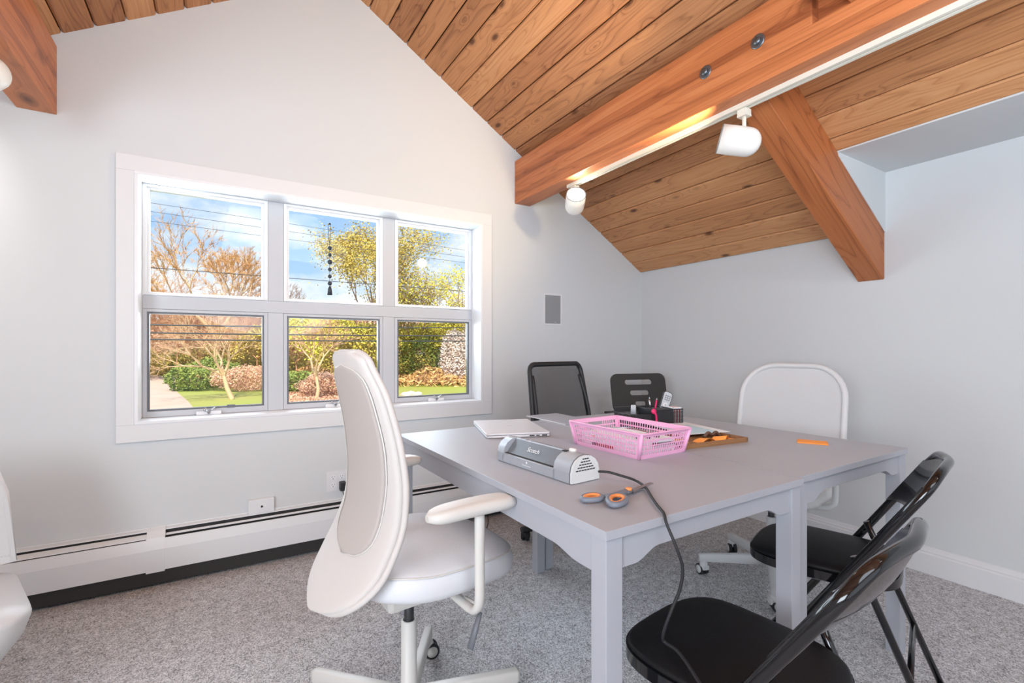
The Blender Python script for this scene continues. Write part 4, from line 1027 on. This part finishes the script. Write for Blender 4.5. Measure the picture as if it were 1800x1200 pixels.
for k, (x, y, m_, tx_, lab) in enumerate(((.035, .04, 'chrome', -8, 'silver pen leaning in the organizer left of the remote control'), (.048, .02, 'hotpink', 12, 'pink pen leaning in the organizer beside the remote control'))):
    t = thing('pen', lab, 'pen', og_at(x, y, .070)); t.rotation_euler = (R_(-6), R_(8+tx_), 0)
    MB().tube([(0, 0, 0), (0, 0, .048)], .004, 8).build('barrel', m_, t); MB().tube([(0, 0, .048), (0, 0, .060)], [.004, .001], 8).build('pen_tip', 'chrome', t)
t = thing('card_box', 'small box with red and white print in the right bay of the organizer', 'box', og_at(.116, -.035, .004), R_(-18))
MB().box(-.020, -.028, 0, .020, .028, .086, bev=.001).build('carton', 'paper', t); g = MB(); [g.box(-.018+k*.012, -.0285, .01, -.012+k*.012, -.028, .08) for k in range(3)]; [g.box(-.016+k*.012, -.02, .086, -.011+k*.012, .02, .0863) for k in range(3)]; g.build('print', 'red', t)

# wooden tray with orange notes, clip; paper sheets
try_ = thing('wooden_tray', 'thin brown wooden tray right of the pink basket', 'tray', (1.585, 1.225, TZ), R_(-6))
g = MB(); W_, D_ = .34, .22
g.box(-W_/2, -D_/2, 0, W_/2, D_/2, .006, bev=.001); g.box(-W_/2, -D_/2, .006, W_/2, -D_/2+.008, .018, bev=.001); g.box(-W_/2, D_/2-.008, .006, W_/2, D_/2, .018, bev=.001); g.box(-W_/2, -D_/2, .006, -W_/2+.008, D_/2, .018, bev=.001); g.box(W_/2-.008, -D_/2, .006, W_/2, D_/2, .018, bev=.001)
# grain along the long side: build across then turn
g.v = [(y, -x, z) for x, y, z in g.v]; o = g.build('tray_body', 'tray', try_); o.rotation_euler.z = R_(90)
ps = thing('paper_sheet', 'white sheet with a pale blue printed area, lying over the back of the wooden tray', 'paper', (1.722, 1.368, TZ), R_(-12))
MB().box(-.105, -.140, .0185, .105, .140, .0193).build('sheet', 'paper', ps)
MB().box(-.09, -.13, .0193, .06, .06, .0196).build('printed_area', 'bluepaper', ps)
def curled(x, y, z, rz, w_, l_, curl, label):
    t = thing('orange_note', label, 'note', (x, y, z), R_(rz), 'curled orange notes on the tray'); g = MB(); rings = []
    for i in range(9):
        q = i/8; xx = w_*(q-.5); zz_ = curl*(math.sin(PI*q)); rings.append([(xx, -l_/2, zz_), (xx, l_/2, zz_*.6), (xx, l_/2, zz_*.6+.0008), (xx, -l_/2, zz_+.0008)])
    g.rings(rings, smooth=False); g.build('note', 'orange', t); return t
curled(1.575, 1.165, TZ+.006, -12, .075, .05, .018, 'orange note curled up on the left of the wooden tray')
curled(1.645, 1.15, TZ+.006, 24, .075, .05, .022, 'orange note curled up in the middle of the wooden tray')
curled(1.695, 1.135, TZ+.006, 3, .05, .05, .008, 'orange note lying flatter near the right end of the tray')
t = thing('brown_clip', 'brown hair clip lying behind the orange notes', 'clip', (1.665, 1.20, TZ+.007), R_(-10))
MB().tube(smoothpath([(-.04, 0, .006), (-.02, .0, .022), (0, .0, .014), (.02, 0, .022), (.04, 0, .005)]), .006, 8).build('clip_arch', 'brownclip', t)
MB().tube(smoothpath([(-.035, .012, .004), (0, .014, .010), (.035, .012, .004)]), .006, 8).build('clip_jaw', 'brownclip', t)
t = thing('yellow_tool', 'small yellow plastic piece at the left end of the wooden tray', 'clip', (1.462, 1.165, TZ+.0065), R_(20)); MB().box(-.012, -.008, 0, .012, .008, .012, bev=.003).build('piece', 'yellow', t)
t = thing('sticky_note_pad', 'small orange paper pad lying alone on the right table', 'note', (1.942, .962, TZ), R_(-50))
MB().box(-.050, -.034, 0, .050, .034, .0035, bev=.0006).build('pad', 'orange', t); t.rotation_euler.z = R_(118)
MB().box(-.048, -.033, .0036, .045, .032, .0044).build('top_leaf', 'orange', t)

# ------------------------------------------------------------------ outdoors
GZ = -2.9
def ray(px, t_, z=None, py=None):
    u = (px-900)/840; x = t_*(Fv.x+u*Rv.x); y = t_*(Fv.y+u*Rv.y); return Vector((x, y, GZ if z is None else z))
struct(MB().box(-90, 6, GZ-.3, 160, 200, GZ), 'ground', 'grass')
g = MB(); P = [(-12, 22), (-5.4, 29.9), (-1.25, 36.6), (-2.0, 43.7), (-3.2, 52.8), (-4.75, 74), (-7.8, 110), (-10, 118), (-9.9, 99), (-9.4, 64), (-14, 40), (-20, 28)][::-1]
g.prism(P, GZ, GZ+.03); o = g.build('driveway', 'gravel'); o['kind'] = 'structure'
rt = random.Random(11)
def tree(name, label, base, h, spread, bark, leafm=None, nleaf=0, lsize=.16, depth=5, seed=0, trunk=.16, fork=.25, lean=(0, 0), tw=0, twm=None, up=.55, crown=None, group='trees outside the window'):
    r = random.Random(seed); t = thing(name, label, 'tree', tuple(base), 0, group); g = MB(); tips = []; dry = [True]
    def seg(p, d, L, rad, lv):
        q = p+d*L; mid = (p+q)/2+Vector((r.uniform(-1, 1), r.uniform(-1, 1), r.uniform(-.3, .5)))*L*.07
        if not dry[0]: g.tube([p, mid, q], [rad, rad*.85, rad*.66], 3 if lv > 3 else (4 if lv > 1 else 6), caps=False)
        if lv >= depth: tips.append((q, d, L)); return
        if lv >= depth-3: tips.append((mid, d, L)); tips.append((q, d, L))
        n = r.choice((2, 3, 3)) if lv > 0 else r.choice((3, 4))
        a0 = r.uniform(0, 6.28)
        for k in range(n):
            a = a0+k*2*PI/n+r.uniform(-.4, .4); tilt = r.uniform(.35, .75)*(1.15 if lv == 0 else .9)*spread
            s = d.orthogonal().normalized(); s.rotate(Matrix.Rotation(a, 3, d)); nd = (d*math.cos(tilt)+s*math.sin(tilt)+Vector((0, 0, .12*up))).normalized()
            seg(q, nd, L*r.uniform(.62, .86), rad*.62, lv+1)
    seg(Vector((0, 0, 0)), Vector((lean[0], lean[1], 1)).normalized(), h*fork, trunk, 0)
    mz = max(q.z for q, d, L in tips); k = h/mz; tips.clear(); r.seed(seed); dry[0] = False
    seg(Vector((0, 0, 0)), Vector((lean[0], lean[1], 1)).normalized(), h*fork, trunk/k, 0)
    g.v = [(x*k, y*k, z*k) for x, y, z in g.v]; tips = [(q*k, d, L*k) for q, d, L in tips]
    g.build('branches', bark, t)
    if tw:
        g = MB()
        for i in range(tw):
            q, d, L = r.choice(tips); a = q-d*L*r.uniform(0, .9); dd = (d*1.1+Vector((r.gauss(0, .5), r.gauss(0, .5), r.gauss(.15, .4)))).normalized(); b = a+dd*L*r.uniform(.4, 1.1)
            s = dd.orthogonal().normalized()*.012*h/8; s2 = dd.cross(s)
            g.add([a-s, a+s, b, a+s2], [(0, 1, 2), (1, 3, 2), (3, 0, 2)])
        g.build('twigs', twm or bark, t, kind='stuff')
    if nleaf:
        g = MB()
        for i in range(nleaf):
            q, d, L = r.choice(tips); c = q+Vector((r.gauss(0, 1), r.gauss(0, 1), r.gauss(0, .8)))*L*.6
            u = Vector((r.gauss(0, 1), r.gauss(0, 1), r.gauss(0, 1))).normalized()*lsize*r.uniform(.5, 1.2); v_ = u.orthogonal().normalized()*u.length*.8
            g.add([c-u, c+v_, c+u, c-v_], [(0, 1, 2, 3)])
        g.build('foliage', leafm, t, kind='stuff')
    return t
def shrub(name, label, base, rx, ry, h, m, n=900, size=.14, seed=0, group='bushes outside the window', stems='barkdark'):
    r = random.Random(seed); t = thing(name, label, 'bush', tuple(base), 0, group); g = MB()
    for i in range(7):
        a = i*.9; g.tube([(0, 0, 0), (rx*.3*math.cos(a), ry*.3*math.sin(a), h*.4), (rx*.6*math.cos(a), ry*.6*math.sin(a), h*.75)], [.05, .035, .015], 5, caps=False)
    g.build('stems', stems, t); g = MB()
    for i in range(n):
        d = Vector((r.gauss(0, 1), r.gauss(0, 1), r.gauss(0, 1))).normalized()*r.uniform(.55, 1)**.5
        lump = 1+.25*math.sin(5*d.x+seed)*math.cos(4*d.y+seed*2)+.1*r.random()
        c = Vector((d.x*rx*lump, d.y*ry*lump, h*.5+d.z*h*.5*lump))
        if c.z < .05: c.z = r.uniform(.05, .4)
        u = Vector((r.gauss(0, 1), r.gauss(0, 1), r.gauss(0, 1))).normalized()*size*r.uniform(.5, 1.3); v_ = u.orthogonal().normalized()*u.length*.8
        g.add([c-u, c+v_, c+u, c-v_], [(0, 1, 2, 3)])
    g.build('foliage', m, t, kind='stuff'); return t
TB = 'trees outside the window'
tree('bare_tree', 'pale bare tree forking low, seen in the lower left pane', ray(408, 38), 7.6, 1.0, 'bark', tw=2600, twm='twigpink', depth=7, seed=3, trunk=.20, fork=.09, lean=(-.3, 0), up=.5)
tree('bare_tree', 'tall bare tree spreading across the upper left pane', ray(384, 62), 20.5, .92, 'bark', tw=12000, twm='twigtan', depth=7, seed=8, trunk=.42, fork=.24, up=.5)
tree('bare_tree', 'bare orange-brown tree at the left edge of the upper left pane', ray(262, 66), 15.5, 1.0, 'barkpink', tw=9000, twm='twigtan', depth=7, seed=21, trunk=.20, fork=.2, up=.5)
tree('bare_tree', 'grey-brown bare tree at the left edge of the middle upper pane', ray(498, 66), 13.8, .9, 'barkdark', tw=7000, twm='barkdark', depth=7, seed=5, trunk=.18, fork=.2, up=.5)
tree('bare_tree', 'pale bare tree in front of the woods in the middle lower pane', ray(556, 36), 6.6, .85, 'bark', tw=3500, twm='twigpink', depth=6, seed=15, trunk=.15, fork=.16, up=.4)
tree('leafy_tree', 'tall gold-green tree rising between the middle and right upper panes', ray(652, 52), 17.4, .72, 'barkdark', 'leafolive', 16000, .12, depth=6, seed=30, trunk=.2, fork=.28)
tree('leafy_tree', 'gold-green tree in the left part of the right upper pane', ray(722, 58), 13.8, .85, 'barkdark', 'leafolive', 6000, .13, depth=6, seed=33, trunk=.16, fork=.26)
tree('leafy_tree', 'sparse yellow-green tree at the right edge of the right upper pane', ray(842, 50), 12.4, .8, 'barkdark', 'leafyellow', 3500, .14, depth=5, seed=36, trunk=.15, fork=.3)
k = 0
for px, t_, h, lm_, lab in ((548, 50, 7.6, 'leafyellow', 'low yellow-green tree left of the tall gold-green tree'), (606, 49, 7.4, 'leafyellow', 'low yellow-green tree below the tall gold-green tree'), (655, 50, 6.6, 'leafolive', 'low olive tree at the right of the middle lower pane'), (712, 60, 8.0, 'leafyellow', 'low yellow-green tree at the left of the right lower pane'),
                       (760, 60, 8.2, 'leafyellow', 'low yellow-green tree in the middle of the right lower pane'), (808, 61, 10.2, 'leafyellow', 'bright yellow-green tree at the right of the right panes'), (860, 58, 9.4, 'leafyellow', 'yellow-green tree at the far right end of the row'), (478, 58, 6.4, 'leafolive', 'olive tree behind the bar left of the middle panes')):
    tree('leafy_tree', lab, ray(px, t_), h, 1.05, 'bark', lm_, 6500, .14, depth=5, seed=50+k, trunk=.09, fork=.14, up=.2); k += 1
for px, t_, h, lab in ((238, 60, 10.0, 'pink-brown bare tree left of the driveway'), (312, 62, 9.5, 'pink-brown bare tree right of the driveway'), (352, 66, 9.6, 'pink-brown bare tree left behind the pale forked tree'), (402, 66, 10.0, 'pink-brown bare tree directly behind the pale forked tree'), (452, 62, 9.2, 'pink-brown bare tree right behind the pale forked tree'), (582, 60, 8.2, 'pink-brown bare tree behind the middle lower pane'), (632, 58, 8, 'pink-brown bare tree below the tall gold-green tree'), (520, 58, 8.2, 'pink-brown bare tree at the left of the middle lower pane')):
    tree('bare_tree', lab, ray(px, t_), h, 1.1, 'barkpink', depth=6, seed=80+k, trunk=.10, fork=.12, tw=13000, twm='twigpink', up=.3); k += 1
for px, t_, rx, h, m_, n_, lab in ((338, 46, 2.3, 2.3, 'leafgreen', 3000, 'green bush beside the driveway'), (375, 50, 2.8, 3.0, 'leafgreen', 3000, 'green bush behind the pale forked tree'), (440, 46, 3.0, 2.3, 'twigpink', 3400, 'pink-brown bush right of the pale forked tree'),
                           (330, 74, 3.4, 4.6, 'leafgreen', 2600, 'large olive bush at the far end of the driveway'), (245, 66, 3.2, 4.5, 'leafolive', 2600, 'olive bush left of the driveway'), (512, 42, 2.0, 2.0, 'leafgreen', 2400, 'dark green bush at the left of the middle lower pane'),
                           (585, 40, 2.8, 1.9, 'twigpink', 4200, 'low pink-brown bush in the middle lower pane'), (640, 48, 2.8, 2.8, 'leafolive', 2600, 'olive bush at the right of the middle lower pane'), (706, 57, 2.6, 3.4, 'leafolive', 3000, 'olive bush at the left of the right lower pane'), (745, 57, 3.0, 5.4, 'leafgreen', 4200, 'round dark green bush in the right lower pane'),
                           (772, 55, 3.2, 1.3, 'twigpink', 2600, 'low pink-brown bush at the edge of the lawn'), (806, 54, 2.0, 6.0, 'blossom', 9000, 'pale blossoming bush in front of the white house')):
    shrub('bush', lab, ray(px, t_), rx, rx*.8, h, m_, n_*2 if m_ == 'twigpink' else n_, .07 if m_ == 'twigpink' else .11, seed=k); k += 1
# far wooded ridge closing the view: many crowns, nobody could count them
def woods(name, label, n, ta, tb, hf, m_, seed, sz_=.35, pa=120, pb=930):
    g = MB(); r = random.Random(seed)
    for i in range(n):
        px = r.uniform(pa, pb); t_ = r.uniform(ta, tb); h = hf(px)
        c = ray(px, t_); c.z = GZ+r.random()**.8*h; u = Vector((r.gauss(0, .6), r.gauss(0, .6), r.gauss(0, 1))).normalized()*r.uniform(.5, 1.2)*sz_*1.6; v_ = u.orthogonal().normalized()*u.length*.3
        g.add([c-u, c+v_, c+u, c-v_], [(0, 1, 2, 3)])
    o = g.build(name, m_); tag(o, label, 'woods', kind='stuff')
woods('distant_woods', 'hazy pink-brown woods closing the view behind all trees', 34000, 82, 98, lambda px: 10.2+1.3*math.sin(px*.021)+.9*math.sin(px*.057+1), 'twigpink', 77)
woods('undergrowth', 'olive undergrowth at the foot of the distant woods', 16000, 70, 80, lambda px: 4.0+1.2*math.sin(px*.03+2), 'leafolive', 78)
woods('leaf_litter_scrub', 'low tan scrub between the bushes and the lawn', 9000, 50, 60, lambda px: 1.5+.5*math.sin(px*.06), 'twigtan', 79, .2, 330, 930)
woods('dry_grass', 'dry tan grass at the foot of the bare tree in the middle pane', 7000, 33, 44, lambda px: .35, 'twigpink', 80, .12, 470, 668)
# house, car, rocks
hp = ray(822, 58); hs = thing('house', 'white house with a grey roof behind the right lower pane', 'house', tuple(hp), R_(-20))
g = MB(); gable(g, [(-3.6, 0), (3.6, 0), (3.6, 3.6), (0, 6.2), (-3.6, 3.6)], 0, 8); g.build('walls', 'siding', hs)
for s in (-1, 1):
    g = MB(); g.add([(0, -.3, 6.3), (s*4.0, -.3, 3.45), (s*4.0, 8.3, 3.45), (0, 8.3, 6.3), (0, -.3, 6.5), (s*4.0, -.3, 3.65), (s*4.0, 8.3, 3.65), (0, 8.3, 6.5)], [(0, 1, 2, 3), (7, 6, 5, 4), (0, 4, 5, 1), (1, 5, 6, 2), (2, 6, 7, 3), (3, 7, 4, 0)]); g.build('roof', 'shingle', hs)
for x, z in ((-1.6, 1.2), (1.4, 1.2), (0, 3.6)): 
    f = MB().box(x-.5, -.06, z, x+.5, .0, z+1.3).build('window', 'casing', hs); MB().box(x-.42, -.08, z+.08, x+.42, -.06, z+1.22).build('pane', 'screen', f)
cp_ = ray(284, 92); car = thing('parked_car', 'silver car parked at the far end of the driveway', 'car', tuple(cp_), R_(25))
g = MB(); prof_ = [(-2.1, .35), (-2.1, .8), (-1.6, .95), (-1.0, 1.4), (.6, 1.42), (1.2, 1.0), (2.0, .85), (2.15, .4)]
gable(g, prof_, -.85, .85); g.build('car_body', 'carpaint', car)
g = MB(); gable(g, [(-1.35, .98), (-.92, 1.34), (.55, 1.36), (1.0, 1.0)], -.87, .87); g.build('windows', 'dark', car)
for x in (-1.3, 1.35):
    for y in (-.8, .8): MB().lathe([(0, -.1), (.33, -.1), (.33, .1), (0, .1)], 16, Matrix.Translation((x, y, .33)) @ Matrix.Rotation(PI/2, 4, 'X')).build('wheel', 'dark', car)
for i, (px, t_, s_, lab) in enumerate(((712, 40, .40, 'pale rock on the lawn, leftmost of three'), (722, 39, .55, 'largest pale rock on the lawn'), (735, 41, .35, 'small pale rock right of the largest one'))):
    bm = bmesh.new(); bmesh.ops.create_icosphere(bm, subdivisions=2, radius=s_)
    for v in bm.verts: v.co *= 1+.25*mnoise.noise(v.co*3+Vector((i*7, 0, 0))); v.co.z *= .7
    o = MB().bm(bm).build('rock', 'rock'); o.location = ray(px, t_)+Vector((0, 0, s_*.3)); tag(o, lab, 'rock', 'rocks on the lawn')
# wires
def wire(a, b, sag, r_, label):
    P = []
    for i in range(25):
        q = i/24; p = a.lerp(b, q); p.z -= sag*4*q*(1-q); P.append(p)
    o = MB().tube(P, r_, 6).build('power_line', 'cable'); tag(o, label, 'wire', 'power lines outside the window')
def wz(px, py, y):
    u = (px-900)/840; d = (Fv.x+u*Rv.x, Fv.y+u*Rv.y); t_ = y/d[1]; return Vector((d[0]*t_, y, 1.1+(613-py)/840*t_))
for (p1, p2, y, r_, sag, lab) in (((262, 564), (828, 571), 15, .021, .12, 'thick cable across the lower panes, topmost of three'), ((262, 579), (828, 586), 15, .021, .10, 'thick cable across the lower panes, middle of three'), ((262, 593), (828, 597), 15, .021, .06, 'thick cable across the lower panes, lowest of three'),
                              ((262, 356), (820, 440), 14, .005, -.0, 'thin wire across the upper panes, topmost'), ((262, 371), (820, 452), 14, .005, 0, 'thin wire across the upper panes, second from the top'), ((262, 388), (820, 462), 14, .005, 0, 'thin wire across the upper panes, third from the top'),
                              ((262, 470), (820, 512), 18, .012, .0, 'wire across the upper panes just above the tree tops')):
    a = wz(*p1, y); b = wz(*p2, y); d = (b-a); wire(a-d*.6, b+d*.6, sag, r_, lab)
